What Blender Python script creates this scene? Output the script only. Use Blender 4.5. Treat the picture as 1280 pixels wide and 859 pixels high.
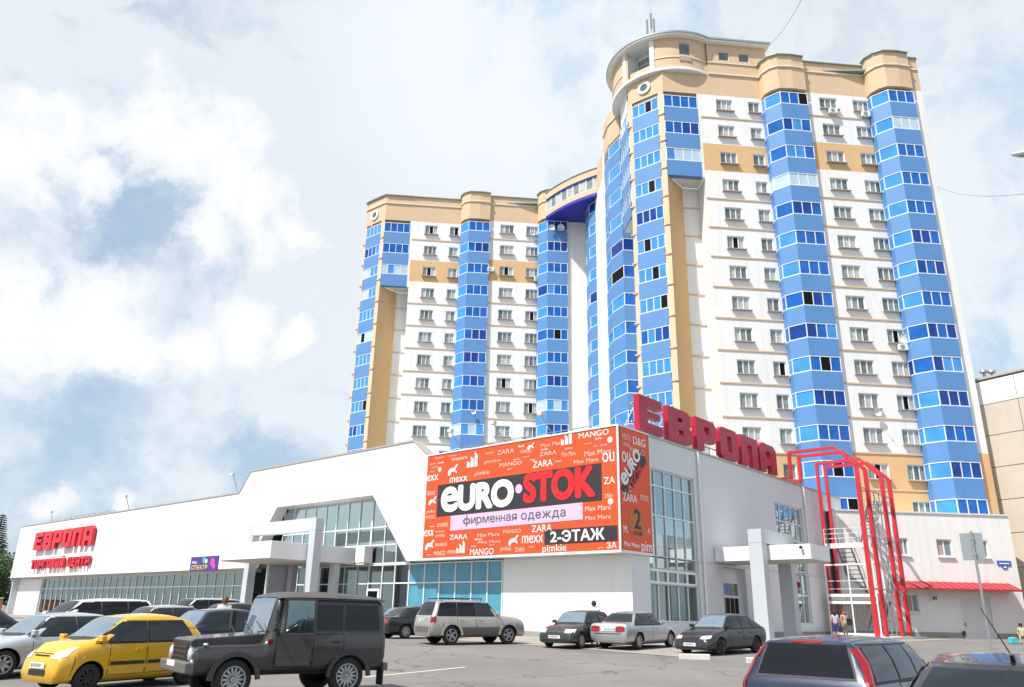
import bpy, bmesh, math, random
from mathutils import Vector, Matrix
from mathutils.bvhtree import BVHTree
random.seed(7)
R=math.radians
scn=bpy.context.scene
COL=scn.collection
for o in list(bpy.data.objects): bpy.data.objects.remove(o)

# ------------------------------------------------------------ camera
ZC=1.12; PITCH=R(19.25); ROLL=R(1.14)
cam=bpy.data.cameras.new('camera'); cam.sensor_width=36; cam.lens=972/1280*36
cam.clip_start=.1; cam.clip_end=4000
camo=bpy.data.objects.new('camera',cam); COL.objects.link(camo)
_f=Vector((0,math.cos(PITCH),math.sin(PITCH))); _u0=Vector((0,-math.sin(PITCH),math.cos(PITCH))); _r0=Vector((1,0,0))
_r=_r0*math.cos(ROLL)+_u0*math.sin(ROLL); _u=_u0*math.cos(ROLL)-_r0*math.sin(ROLL)
M=Matrix.Identity(4)
for i in range(3):
    M[i][0]=_r[i]; M[i][1]=_u[i]; M[i][2]=-_f[i]
M[2][3]=ZC
camo.matrix_world=M
scn.camera=camo

# ------------------------------------------------------------ light
SUN=Vector((-.76,-.65,0)).normalized(); ELEV=R(57)
SUN=Vector((SUN.x*math.cos(ELEV),SUN.y*math.cos(ELEV),math.sin(ELEV)))
sl=bpy.data.lights.new('sun','SUN'); sl.energy=4.7; sl.angle=R(.55); sl.color=(1,.95,.88)
so=bpy.data.objects.new('sun',sl); COL.objects.link(so)
so.rotation_euler=SUN.to_track_quat('Z','Y').to_euler()

W=bpy.data.worlds.new('World'); scn.world=W; W.use_nodes=True
nt=W.node_tree; nt.nodes.clear()
def N(t,**kw):
    n=nt.nodes.new(t)
    for k,v in kw.items(): setattr(n,k,v)
    return n
def Lk(a,b): nt.links.new(a,b)
out=N('ShaderNodeOutputWorld'); bg=N('ShaderNodeBackground'); bg.inputs[1].default_value=.1
sky=N('ShaderNodeTexSky',sky_type='NISHITA',sun_disc=False)
sky.sun_elevation=ELEV; sky.sun_rotation=math.atan2(SUN.x,SUN.y); sky.air_density=1.0; sky.dust_density=1.4; sky.ozone_density=1.5; sky.altitude=150
tc=N('ShaderNodeTexCoord')
def mth(op,a,b=None,c=None,clamp=False):
    n=N('ShaderNodeMath',operation=op); n.use_clamp=clamp
    for i,v in enumerate((a,b,c)):
        if v is None: continue
        if hasattr(v,'default_value') or hasattr(v,'is_linked'): Lk(v,n.inputs[i])
        else: n.inputs[i].default_value=v
    return n.outputs[0]
def noise(vec,scale,detail,rough=.5,dist=0,lac=2.0):
    n=N('ShaderNodeTexNoise'); n.inputs['Scale'].default_value=scale; n.inputs['Detail'].default_value=detail
    n.inputs['Roughness'].default_value=rough; n.inputs['Distortion'].default_value=dist; Lk(vec,n.inputs['Vector']); return n.outputs[0]
def smooth(v,a,b):
    n=N('ShaderNodeMapRange',interpolation_type='SMOOTHSTEP'); Lk(v,n.inputs[0]); n.inputs[1].default_value=a; n.inputs[2].default_value=b; return n.outputs[0]
dirv=tc.outputs['Generated']
# warp the direction a little so cloud edges billow
wn=N('ShaderNodeTexNoise'); wn.inputs['Scale'].default_value=6.0; wn.inputs['Detail'].default_value=7; wn.inputs['Roughness'].default_value=.58; Lk(dirv,wn.inputs['Vector'])
wsub=N('ShaderNodeVectorMath',operation='SUBTRACT'); Lk(wn.outputs['Color'],wsub.inputs[0]); wsub.inputs[1].default_value=(.5,.5,.5)
wsc=N('ShaderNodeVectorMath',operation='SCALE'); Lk(wsub.outputs[0],wsc.inputs[0]); wsc.inputs['Scale'].default_value=.15
wad=N('ShaderNodeVectorMath',operation='ADD'); Lk(dirv,wad.inputs[0]); Lk(wsc.outputs[0],wad.inputs[1])
wd=wad.outputs[0]
def pixdir(x,y):
    d=_f*972+_r*(x-640)+_u*(429.5-y); return d.normalized()
# cumulus heaps (directions) : (px,py,size)
heaps=[(160,155,.055),(205,190,.075),(50,195,.065),(110,215,.055),(270,235,.075),(330,270,.065),(240,285,.05),(390,285,.04),(5,215,.05),(95,390,.065),(20,400,.06),(150,425,.05),(310,400,.05),(240,430,.035),(370,420,.03),(60,628,.025),(150,632,.028),(35,150,.03)]
acc=None
for (x,y,s) in heaps:
    vd=N('ShaderNodeVectorMath',operation='DISTANCE'); Lk(wd,vd.inputs[0]); vd.inputs[1].default_value=pixdir(x,y)
    v=mth('MULTIPLY_ADD',vd.outputs['Value'],-1/(s*1.1),1.0)
    acc=v if acc is None else mth('SMOOTH_MAX',acc,v,.15)
fine=noise(wd,8,9,.66)
veil=noise(wd,2.0,5,.55)
puff=mth('MULTIPLY_ADD',mth('SUBTRACT',fine,.5),3.0,acc)
heapm=smooth(puff,-.16,.46)
# thin bright veil over the whole dome, thinner in places so blue shows through
vm=smooth(mth('MULTIPLY_ADD',mth('SUBTRACT',fine,.5),.35,veil),.36,.62)
vd=N('ShaderNodeVectorMath',operation='DISTANCE'); Lk(wd,vd.inputs[0]); vd.inputs[1].default_value=pixdir(640,60)
sheet=smooth(vd.outputs['Value'],.62,.08)
vd3=N('ShaderNodeVectorMath',operation='DISTANCE'); Lk(wd,vd3.inputs[0]); vd3.inputs[1].default_value=pixdir(1250,250)
sheet2=mth('MULTIPLY',smooth(vd3.outputs['Value'],.55,.1),.85)
cover=mth('MAXIMUM',mth('MAXIMUM',mth('MULTIPLY',vm,.75),sheet),sheet2)
base=mth('MULTIPLY_ADD',cover,.42,.54,clamp=True)
mix1=N('ShaderNodeMix',data_type='RGBA'); Lk(base,mix1.inputs[0]); Lk(sky.outputs[0],mix1.inputs[6])
cr=N('ShaderNodeMix',data_type='RGBA'); Lk(smooth(mth('MULTIPLY_ADD',veil,.6,mth('MULTIPLY',fine,.4)),.40,.56),cr.inputs[0]); cr.inputs[6].default_value=(4.6,5.8,7.1,1); cr.inputs[7].default_value=(7.1,7.5,7.8,1)
Lk(cr.outputs[2],mix1.inputs[7])
mix2=N('ShaderNodeMix',data_type='RGBA'); Lk(mth('MULTIPLY',heapm,.96),mix2.inputs[0]); Lk(mix1.outputs[2],mix2.inputs[6])
hc=N('ShaderNodeMix',data_type='RGBA'); Lk(smooth(puff,.05,.75),hc.inputs[0]); hc.inputs[6].default_value=(5.8,6.5,7.2,1); hc.inputs[7].default_value=(7.6,7.65,7.7,1)
Lk(hc.outputs[2],mix2.inputs[7])
Lk(mix2.outputs[2],bg.inputs[0]); Lk(bg.outputs[0],out.inputs[0])

W.cycles.sampling_method='MANUAL'; W.cycles.sample_map_resolution=512
scn.cycles.max_bounces=6; scn.cycles.diffuse_bounces=3; scn.cycles.glossy_bounces=3; scn.cycles.transparent_max_bounces=8; scn.cycles.use_denoising=True; scn.cycles.caustics_reflective=False; scn.cycles.caustics_refractive=False
scn.view_settings.view_transform='Standard'; scn.view_settings.look='None'
scn.view_settings.exposure=.40; scn.view_settings.gamma=1; scn.view_settings.use_curve_mapping=False

# ------------------------------------------------------------ materials
MAT={}
def mat(name,color,rough=.6,metal=0,var=.0,vscale=3.,bump=0,bscale=40.,coat=0,spec=.5,stripe=None,alpha=None,emit=None,dirt=0):
    m=bpy.data.materials.new(name); m.use_nodes=True; t=m.node_tree; b=t.nodes['Principled BSDF']
    b.inputs['Roughness'].default_value=rough; b.inputs['Metallic'].default_value=metal
    b.inputs['Specular IOR Level'].default_value=spec
    if coat: b.inputs['Coat Weight'].default_value=coat; b.inputs['Coat Roughness'].default_value=.04
    c=(*color,1); b.inputs['Base Color'].default_value=c
    geo=t.nodes.new('ShaderNodeNewGeometry')
    if var or dirt:
        n=t.nodes.new('ShaderNodeTexNoise'); n.inputs['Scale'].default_value=vscale; n.inputs['Detail'].default_value=6; n.inputs['Roughness'].default_value=.62
        t.links.new(geo.outputs['Position'],n.inputs['Vector'])
        mr=t.nodes.new('ShaderNodeMapRange'); mr.inputs[1].default_value=.25; mr.inputs[2].default_value=.75; mr.inputs[3].default_value=1-var; mr.inputs[4].default_value=1+var
        t.links.new(n.outputs[0],mr.inputs[0])
        mx=t.nodes.new('ShaderNodeMix'); mx.data_type='RGBA'; mx.blend_type='MULTIPLY'; mx.inputs[0].default_value=1; mx.inputs[6].default_value=c
        t.links.new(mr.outputs[0],mx.inputs[7]); last=mx.outputs[2]
        if dirt:  # rain streaks running down the wall
            mp=t.nodes.new('ShaderNodeMapping'); mp.inputs['Scale'].default_value=(2.2,2.2,.12); t.links.new(geo.outputs['Position'],mp.inputs[0])
            n2=t.nodes.new('ShaderNodeTexNoise'); n2.inputs['Scale'].default_value=1.; n2.inputs['Detail'].default_value=5; t.links.new(mp.outputs[0],n2.inputs['Vector'])
            r2=t.nodes.new('ShaderNodeMapRange'); r2.inputs[1].default_value=.5; r2.inputs[2].default_value=.78; r2.inputs[3].default_value=0; r2.inputs[4].default_value=dirt
            t.links.new(n2.outputs[0],r2.inputs[0])
            m2=t.nodes.new('ShaderNodeMix'); m2.data_type='RGBA'; t.links.new(r2.outputs[0],m2.inputs[0]); t.links.new(last,m2.inputs[6]); m2.inputs[7].default_value=(.28,.26,.23,1); last=m2.outputs[2]
        t.links.new(last,b.inputs['Base Color'])
    if bump or stripe:
        bp=t.nodes.new('ShaderNodeBump'); bp.inputs['Strength'].default_value=bump or .5
        if stripe:
            bp.inputs['Distance'].default_value=.02
            sx=t.nodes.new('ShaderNodeSeparateXYZ'); t.links.new(geo.outputs['Position'],sx.inputs[0])
            w=t.nodes.new('ShaderNodeMath'); w.operation='MULTIPLY'; w.inputs[1].default_value=6.283/stripe; t.links.new(sx.outputs[2],w.inputs[0])
            s=t.nodes.new('ShaderNodeMath'); s.operation='SINE'; t.links.new(w.outputs[0],s.inputs[0]); t.links.new(s.outputs[0],bp.inputs['Height'])
        else:
            bp.inputs['Distance'].default_value=.02
            n=t.nodes.new('ShaderNodeTexNoise'); n.inputs['Scale'].default_value=bscale; n.inputs['Detail'].default_value=4; t.links.new(geo.outputs['Position'],n.inputs['Vector']); t.links.new(n.outputs[0],bp.inputs['Height'])
        t.links.new(bp.outputs[0],b.inputs['Normal'])
    if emit: b.inputs['Emission Color'].default_value=(*emit[:3],1); b.inputs['Emission Strength'].default_value=emit[3]
    MAT[name]=m; return m
def glassmat(name,tint,refl=.08,rough=.02):
    """thin window glass: Fresnel mirror over a tinted see-through sheet"""
    m=bpy.data.materials.new(name); m.use_nodes=True; t=m.node_tree; t.nodes.clear()
    o=t.nodes.new('ShaderNodeOutputMaterial'); mx=t.nodes.new('ShaderNodeMixShader'); tr=t.nodes.new('ShaderNodeBsdfTransparent'); gl=t.nodes.new('ShaderNodeBsdfGlossy')
    tr.inputs[0].default_value=(*tint,1); gl.inputs['Roughness'].default_value=rough; gl.inputs['Color'].default_value=(.80,.95,.95,1)
    lw=t.nodes.new('ShaderNodeFresnel'); lw.inputs['IOR'].default_value=1.5
    ad=t.nodes.new('ShaderNodeMath'); ad.operation='ADD'; ad.use_clamp=True; ad.inputs[1].default_value=refl; t.links.new(lw.outputs[0],ad.inputs[0])
    t.links.new(ad.outputs[0],mx.inputs[0]); t.links.new(tr.outputs[0],mx.inputs[1]); t.links.new(gl.outputs[0],mx.inputs[2]); t.links.new(mx.outputs[0],o.inputs[0])
    MAT[name]=m; return m

mat('white_plaster',(.80,.79,.77),.75,var=.035,vscale=.6,bump=.15,bscale=30,dirt=.17)
mat('white_cladding',(.82,.82,.82),.5,var=.025,vscale=.35,dirt=.10)
mat('grey_cladding',(.52,.55,.60),.45,var=.03,vscale=.5)
mat('pale_grey_cladding',(.66,.68,.705),.5,var=.03,vscale=.4,dirt=.06)
mat('soffit',(.55,.54,.52),.7,var=.05)
mat('tan_plaster',(.64,.465,.30),.8,var=.05,vscale=.5,bump=.2,bscale=30,dirt=.12)
mat('ochre_plaster',(.68,.43,.21),.8,var=.05,vscale=.5,bump=.2,bscale=30,dirt=.10)
mat('pale_pier',(.72,.53,.35),.8,var=.05,vscale=.5,dirt=.1)
mat('moulding',(.74,.62,.47),.7)
mat('string_course',(.66,.47,.30),.7)
mat('blue_siding',(.095,.245,.53),.5,var=.06,vscale=.7,bump=.10,stripe=.20,dirt=.06)
mat('blue_soffit',(.025,.035,.36),.5,var=.08,vscale=1)
mat('frame_white',(.78,.80,.82),.4)
mat('sill',(.42,.33,.29),.6)  # brown tone stands in for the shaded underside seen from below
mat('pane_blue',(.010,.115,.46),.08,var=.3,vscale=.8,spec=.35)
mat('pane_deep',(.006,.05,.28),.08,var=.35,vscale=.8,spec=.35)
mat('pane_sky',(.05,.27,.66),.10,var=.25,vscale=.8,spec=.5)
mat('pane_pale',(.45,.58,.68),.15,var=.15,vscale=1)
mat('pane_dark',(.006,.006,.007),.5,spec=.1)
mat('pane_white',(.72,.76,.80),.3)
mat('pane_green',(.20,.25,.245),.08,var=.35,vscale=1.4,spec=.8)
mat('pane_curtain',(.46,.47,.45),.25,var=.25,vscale=2.2)
mat('pane_shade',(.10,.13,.135),.08,var=.4,vscale=1.7,spec=.8)
mat('mullion',(.75,.79,.80),.4)
mat('coping',(.45,.42,.38),.5,metal=.2)
mat('roof_metal',(.30,.36,.33),.5,metal=.2,var=.1,vscale=1)
mat('steel',(.38,.40,.41),.45,metal=.7,var=.1,vscale=4)
mat('pale_steel',(.68,.69,.69),.5,var=.05,vscale=3)
mat('red_paint',(.55,.022,.035),.4,var=.12,vscale=1.2,coat=.2)
mat('red_letter_shaded',(.44,.008,.035),.38,var=.06,vscale=1)  # darker red: shade on the roof letters put into the colour
mat('red_letter_bright',(.62,.010,.03),.4,var=.06,vscale=1)
mat('billboard_red',(.80,.078,.016),.45,var=.03,vscale=.5)
mat('print_white',(.86,.85,.84),.5)
mat('print_pale',(.86,.55,.46),.5)
mat('print_black',(.028,.028,.032),.5)
mat('print_grey',(.10,.09,.11),.5)
mat('print_red',(.80,.014,.02),.5)
mat('print_lilac',(.60,.47,.66),.5)
mat('print_ochre',(.55,.15,.02),.5)
mat('interior_wall',(.42,.41,.38),.8,var=.2,vscale=.5)
mat('interior_dark',(.10,.10,.10),.8,var=.3,vscale=.5)
mat('interior_floor',(.30,.28,.26),.4)
mat('beige_panel',(.55,.49,.41),.85,var=.06,vscale=.5,bump=.3,bscale=25,dirt=.15)
mat('joint',(.30,.27,.23),.9)
mat('plinth',(.30,.29,.28),.8,var=.1,vscale=2)
mat('blue_plate',(.03,.12,.45),.4)
glassmat('glass_clear',(.50,.68,.66),.24)
glassmat('glass_bright',(.45,.66,.66),.55)
glassmat('glass_blue',(.30,.54,.74),.42)
mat('blue_film',(.07,.29,.42),.12,var=.25,vscale=.9,spec=.8)

# ------------------------------------------------------------ mesh helpers
class MB:
    def __init__(s): s.v=[]; s.f=[]; s.m=[]
    def face(s,pts,mi=0):
        b=len(s.v); s.v+= [tuple(p) for p in pts]; s.f.append(tuple(range(b,b+len(pts)))); s.m.append(mi)
    def box(s,x0,x1,y0,y1,z0,z1,mi=0):
        b=len(s.v); s.v+=[(x0,y0,z0),(x1,y0,z0),(x1,y1,z0),(x0,y1,z0),(x0,y0,z1),(x1,y0,z1),(x1,y1,z1),(x0,y1,z1)]
        for q in ((3,2,1,0),(4,5,6,7),(0,1,5,4),(1,2,6,5),(2,3,7,6),(3,0,4,7)): s.f.append(tuple(b+i for i in q)); s.m.append(mi)
    def ext(s,poly,c0,c1,fn=lambda a,b,c:(a,b,c),mi=0,side=None):
        """polygon (a,b) extruded from c0 to c1, placed by fn(a,b,c)"""
        n=len(poly); b=len(s.v); side=mi if side is None else side
        s.v+=[fn(a,bb,c0) for a,bb in poly]+[fn(a,bb,c1) for a,bb in poly]
        s.f.append(tuple(b+i for i in reversed(range(n)))); s.m.append(mi)
        s.f.append(tuple(b+n+i for i in range(n))); s.m.append(mi)
        for i in range(n):
            j=(i+1)%n; s.f.append((b+i,b+j,b+n+j,b+n+i)); s.m.append(side)
    def bar(s,p0,p1,w,h=None,up=(0,0,1),mi=0):
        h=h or w; p0=Vector(p0); p1=Vector(p1); d=(p1-p0).normalized(); up=Vector(up)
        if abs(d.dot(up))>.98: up=Vector((1,0,0)) if abs(d.x)<.9 else Vector((0,1,0))
        a=d.cross(up).normalized()*(w/2); c=a.cross(d).normalized()*(h/2); b=len(s.v)
        for p in (p0,p1): s.v+=[tuple(p-a-c),tuple(p+a-c),tuple(p+a+c),tuple(p-a+c)]
        for q in ((3,2,1,0),(4,5,6,7),(0,1,5,4),(1,2,6,5),(2,3,7,6),(3,0,4,7)): s.f.append(tuple(b+i for i in q)); s.m.append(mi)
    def tube(s,p0,p1,r,n=8,r1=None,mi=0):
        p0=Vector(p0); p1=Vector(p1); d=(p1-p0).normalized(); a=d.orthogonal().normalized(); c=d.cross(a); r1=r if r1 is None else r1; b=len(s.v)
        for p,rr in ((p0,r),(p1,r1)):
            for i in range(n):
                t=2*math.pi*i/n; s.v.append(tuple(p+a*(rr*math.cos(t))+c*(rr*math.sin(t))))
        for i in range(n):
            j=(i+1)%n; s.f.append((b+i,b+j,b+n+j,b+n+i)); s.m.append(mi)
        s.f.append(tuple(b+i for i in reversed(range(n)))); s.m.append(mi); s.f.append(tuple(b+n+i for i in range(n))); s.m.append(mi)
    def lathe(s,prof,n=24,fn=lambda x,y,z:(x,y,z),mi=0,closed=False):
        """prof: (r,h) list, around local z"""
        b=len(s.v); k=len(prof)
        for r,h in prof:
            for i in range(n):
                t=2*math.pi*i/n; s.v.append(fn(r*math.cos(t),r*math.sin(t),h))
        for q in range(k-1 if not closed else k):
            q2=(q+1)%k
            for i in range(n):
                j=(i+1)%n; s.f.append((b+q*n+i,b+q*n+j,b+q2*n+j,b+q2*n+i)); s.m.append(mi)
    def mesh(s,name,mats):
        me=bpy.data.meshes.new(name); me.from_pydata(s.v,[],s.f)
        for m in mats: me.materials.append(MAT[m])
        me.polygons.foreach_set('material_index',s.m); me.validate(); me.update(); return me
    def build(s,name,mats,parent=None,smooth=False,fix=True):
        if isinstance(mats,str): mats=[mats]
        me=s.mesh(name,mats)
        if fix:
            bm=bmesh.new(); bm.from_mesh(me); bmesh.ops.recalc_face_normals(bm,faces=bm.faces); bm.to_mesh(me); bm.free()
        if smooth: me.polygons.foreach_set('use_smooth',[True]*len(me.polygons))
        return obj(name,me,parent)
def obj(name,me,parent=None,loc=None):
    o=bpy.data.objects.new(name,me); COL.objects.link(o)
    if parent: o.parent=parent
    if loc is not None: o.location=loc
    return o
def tag(o,label,cat,group=None):
    o['label']=label; o['category']=cat
    if group: o['group']=group
    return o
def thing(name,label,cat,loc=(0,0,0),rz=0,group=None):
    o=bpy.data.objects.new(name,None); COL.objects.link(o); o.location=loc; o.rotation_euler=(0,0,rz); o.empty_display_size=.3
    return tag(o,label,cat,group)
def struct(o): o['kind']='structure'; return o
def copy_tree(o,parent=None,label=None):
    c=o.copy(); COL.objects.link(c); c.parent=parent
    if label: c['label']=label
    for ch in o.children: copy_tree(ch,c)
    return c
def bevel(o,w=.02,seg=2):
    bm=bmesh.new(); bm.from_mesh(o.data); bmesh.ops.remove_doubles(bm,verts=bm.verts,dist=1e-5)
    bmesh.ops.bevel(bm,geom=[e for e in bm.edges if len(e.link_faces)==2 and e.calc_face_angle(0)>.4],offset=w,segments=seg,affect='EDGES',profile=.5)
    bm.to_mesh(o.data); bm.free(); return o
_txt=0
def text(s,size,mat_,parent,origin,X,Y,name='lettering',bold=0,shear=0,ext=.006,align='LEFT',width=None,spacing=1.0):
    """flat raised lettering, built from the built-in font; origin/X/Y in parent space. width: squeeze to this width"""
    cu=bpy.data.curves.new('t','FONT'); cu.body=s; cu.size=size; cu.extrude=ext; cu.shear=shear; cu.align_x='LEFT'; cu.resolution_u=4; cu.space_character=spacing
    t=bpy.data.objects.new('t',cu); COL.objects.link(t)
    dg=bpy.context.evaluated_depsgraph_get(); me=bpy.data.meshes.new_from_object(t.evaluated_get(dg)); 
    bpy.data.objects.remove(t); bpy.data.curves.remove(cu)
    sy=size/max(v.co.y for v in me.vertices)
    for v in me.vertices: v.co.x*=sy; v.co.y*=sy
    xs=[v.co.x for v in me.vertices]; x0,x1=min(xs),max(xs); k=width/(x1-x0) if width else 1
    sh={'LEFT':0,'CENTER':-.5,'RIGHT':-1}[align]*(x1-x0)*k
    X=Vector(X); Y=Vector(Y); Z=X.cross(Y); o3=Vector(origin)
    base=[((v.co.x-x0)*k+sh,v.co.y,v.co.z+ext) for v in me.vertices]
    if bold>0:   # heavier weight: shifted copies, each a hair proud of the last
        vs=[]; fs=[]; pol=[tuple(p.vertices) for p in me.polygons]; r_=bold*size; nc=14
        for q in range(nc):
            a=6.2832*q/nc; b0=len(vs); vs+=[o3+X*(x+r_*math.cos(a))+Y*(y+r_*math.sin(a))+Z*(z+.0004*q) for x,y,z in base]; fs+=[tuple(b0+i for i in p) for p in pol]
        bpy.data.meshes.remove(me); me=bpy.data.meshes.new('lettering'); me.from_pydata(vs,[],fs)
    else:
        for v,(x,y,z) in zip(me.vertices,base): v.co=o3+X*x+Y*y+Z*z
    me.materials.clear(); me.materials.append(MAT[mat_]); me.update()
    return obj(name,me,parent)

def glyph_line(chars,size,mt,parent,origin,X,Y,width,ext=.006):
    """lower-case line set glyph by glyph; a few letters are composed from simpler ones"""
    X=Vector(X); Y=Vector(Y); o3=Vector(origin); x=0; items=[]
    def meas(o): 
        xs=[(v.co-o3).dot(X) for v in o.data.vertices]; return min(xs),max(xs)
    for ch in chars:
        if ch==' ': x+=size*.55; continue
        base={'н':'H','ф':'o'}.get(ch,ch); tall={'й':1.35,'д':1.0,'ф':1.0}.get(ch,1.0)
        o=text(base,size*tall,mt,parent,o3,X,Y,ext=ext); a,b=meas(o); k=.80 if ch=='н' else (1.25 if ch=='ф' else 1)
        for v in o.data.vertices:
            d=(v.co-o3).dot(X); v.co+=X*(x+(d-a)*k-d)
        items.append(o); w=(b-a)*k
        if ch=='ф':
            m=MB(); c=x+w/2; t_=size*.07
            q=[o3+X*(c-t_)+Y*(-size*.42),o3+X*(c+t_)+Y*(-size*.42),o3+X*(c+t_)+Y*(size*1.5),o3+X*(c-t_)+Y*(size*1.5)]; Z=X.cross(Y)
            m.face([p+Z*(2*ext+.001) for p in q]); items.append(m.build('lettering',mt,parent,fix=False))
        x+=w+size*.17
    k=width/x
    for o in items:
        for v in o.data.vertices: d=(v.co-o3).dot(X); v.co+=X*(d*k-d)
# ------------------------------------------------------------ ground
def gz(Y):
    if Y<=18: return -.52
    if Y<=36:
        s=(Y-18)/18.; s=s*s*(3-2*s)*.5+s*.5; return -.52+.52*s
    return min(.11,.0045*(Y-36))
def asphalt():
    m=bpy.data.materials.new('asphalt'); m.use_nodes=True; t=m.node_tree; b=t.nodes['Principled BSDF']; L=t.links.new
    geo=t.nodes.new('ShaderNodeNewGeometry')
    def nz(sc,det,ro=.6):
        n=t.nodes.new('ShaderNodeTexNoise'); n.inputs['Scale'].default_value=sc; n.inputs['Detail'].default_value=det; n.inputs['Roughness'].default_value=ro; L(geo.outputs['Position'],n.inputs['Vector']); return n.outputs[0]
    def mix(f,a,b_):
        x=t.nodes.new('ShaderNodeMix'); x.data_type='RGBA'
        if isinstance(f,float): x.inputs[0].default_value=f
        else: L(f,x.inputs[0])
        for i,c in ((6,a),(7,b_)):
            if isinstance(c,tuple): x.inputs[i].default_value=(*c,1)
            else: L(c,x.inputs[i])
        return x.outputs[2]
    def mr(v,a,b_,c=0,d=1):
        x=t.nodes.new('ShaderNodeMapRange'); L(v,x.inputs[0]); x.inputs[1].default_value=a; x.inputs[2].default_value=b_; x.inputs[3].default_value=c; x.inputs[4].default_value=d; return x.outputs[0]
    c=mix(mr(nz(.22,6),.35,.68),(.135,.127,.120),(.20,.188,.175))
    c=mix(mr(nz(1.3,5),.55,.75,0,.5),c,(.215,.20,.18))          # dusty patches
    c=mix(mr(nz(.6,7,.7),.60,.70,0,.6),c,(.075,.072,.07))
    c=mix(mr(nz(.09,3,.5),.56,.60,0,.45),c,(.098,.094,.092))      # resurfaced patches        # oil and tar stains
    c=mix(mr(nz(60,3),.3,.7,0,.35),c,(.26,.25,.24))
    vo=t.nodes.new('ShaderNodeTexVoronoi'); vo.feature='DISTANCE_TO_EDGE'; vo.inputs['Scale'].default_value=.16
    wp=t.nodes.new('ShaderNodeMix'); wp.data_type='VECTOR'; wp.inputs[0].default_value=.12; L(geo.outputs['Position'],wp.inputs[4])
    wn=t.nodes.new('ShaderNodeTexNoise'); wn.inputs['Scale'].default_value=.9; wn.inputs['Detail'].default_value=5; L(geo.outputs['Position'],wn.inputs['Vector'])
    ws=t.nodes.new('ShaderNodeVectorMath'); ws.operation='SCALE'; ws.inputs['Scale'].default_value=12; L(wn.outputs['Color'],ws.inputs[0]); L(ws.outputs[0],wp.inputs[5]); L(wp.outputs[1],vo.inputs['Vector'])
    c=mix(mr(vo.outputs['Distance'],.0,.008,.75,0),c,(.045,.043,.04))  # cracks
    L(c,b.inputs['Base Color']); b.inputs['Roughness'].default_value=.88
    bp=t.nodes.new('ShaderNodeBump'); bp.inputs['Strength'].default_value=.35; bp.inputs['Distance'].default_value=.01; L(nz(90,3),bp.inputs['Height']); L(bp.outputs[0],b.inputs['Normal'])
    MAT['asphalt']=m
asphalt()
mat('paving',(.30,.275,.245),.9,var=.22,vscale=1.1,bump=.3,bscale=60)
mat('kerb',(.62,.61,.58),.85,var=.12,vscale=3)
mat('line_paint',(.62,.61,.58),.8,var=.15,vscale=2)
mb=MB(); ys=[-60,-10,0,6,12]+[18+i*1.5 for i in range(13)]+[40,45,50,55,60.4,62,90,200,600,2500]; xs=[-2500,-300,-100,-60,-40,-30,-20,-10,0,10,20,30,40,60,100,300,2500]
idx={}
for j,y in enumerate(ys):
    for i,x in enumerate(xs): idx[i,j]=len(mb.v); mb.v.append((x,y,gz(y)))
for j in range(len(ys)-1):
    for i in range(len(xs)-1): mb.f.append((idx[i,j],idx[i+1,j],idx[i+1,j+1],idx[i,j+1])); mb.m.append(0)
struct(mb.build('ground','asphalt'))

# ------------------------------------------------------------ shopping centre (local x = v along right facade, y = u along left facade)
AL=R(-48.6); MALL_O=Vector((5.606,40,0)); MALL_RZ=math.atan2(-math.sin(AL),math.cos(AL))
MALL_M=Matrix.Translation(MALL_O)@Matrix.Rotation(MALL_RZ,4,'Z')
mall=thing('shopping_centre','long white two-storey shopping centre with glazed entrances below the towers','building',MALL_O,MALL_RZ)
fL=lambda a,b,c:(c,a,b)      # (u,z,v)
fR=lambda a,b,c:(a,c,b)      # (v,z,u)
# upper fascia of the left facade
out_=[(0,4.2),(15.95,4.2),(19.75,8.6),(31.2,8.6),(34.4,4.2),(86.6,4.2),(86.6,10.12),(36.95,10.12),(35.6,11.75),(15.9,11.78),(14.35,10.6),(0,10.6)]
m=MB(); m.ext(out_,0,.95,fL); m.build('upper_facade','white_cladding',mall)
m=MB()
for a,b in (((86.75,10.12),(36.95,10.12)),((36.95,10.12),(35.6,11.75)),((35.6,11.75),(15.9,11.78)),((15.9,11.78),(14.35,10.6)),((14.35,10.6),(-.15,10.6))):
    m.bar((.3,a[0],a[1]+.04),(.3,b[0],b[1]+.04),.75,.10,up=(1,0,0)) if False else m.ext([(a[0],a[1]+.005),(b[0],b[1]+.005),(b[0],b[1]+.11),(a[0],a[1]+.11)],-.06,.7,fL)
m.build('coping','coping',mall)
# soffit over the recessed ground floor, body and roof
m=MB(); m.box(1.9,33,9.2,86.3,9.0,9.9); m.box(1.9,33,1.2,14.2,10.0,10.3); m.box(3,33,14.4,35.4,9.91,11.3); m.build('roof','roof_metal',mall)
m=MB(); m.box(.96,2.6,36.5,86.2,4.02,4.3); m.box(.96,2.6,15,34.8,8.62,8.9); m.build('soffit','soffit',mall)
# lower white walls
m=MB(); m.box(1.0,1.4,.004,8.67,-.2,4.2); m.build('wall','white_cladding',mall)
m=MB(); m.box(1.0,1.5,79.2,86.3,-.2,4.2); m.box(1.5,34,86.0,86.3,-.2,9.9); m.build('wall','white_cladding',mall)
m=MB(); m.box(.94,.999,-.06,8.7,-.3,.32); m.build('plinth','plinth',mall)
m=MB(); m.box(.35,1.0,86.31,86.6,-.2,4.19); m.build('pillar','grey_cladding',mall)
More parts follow.
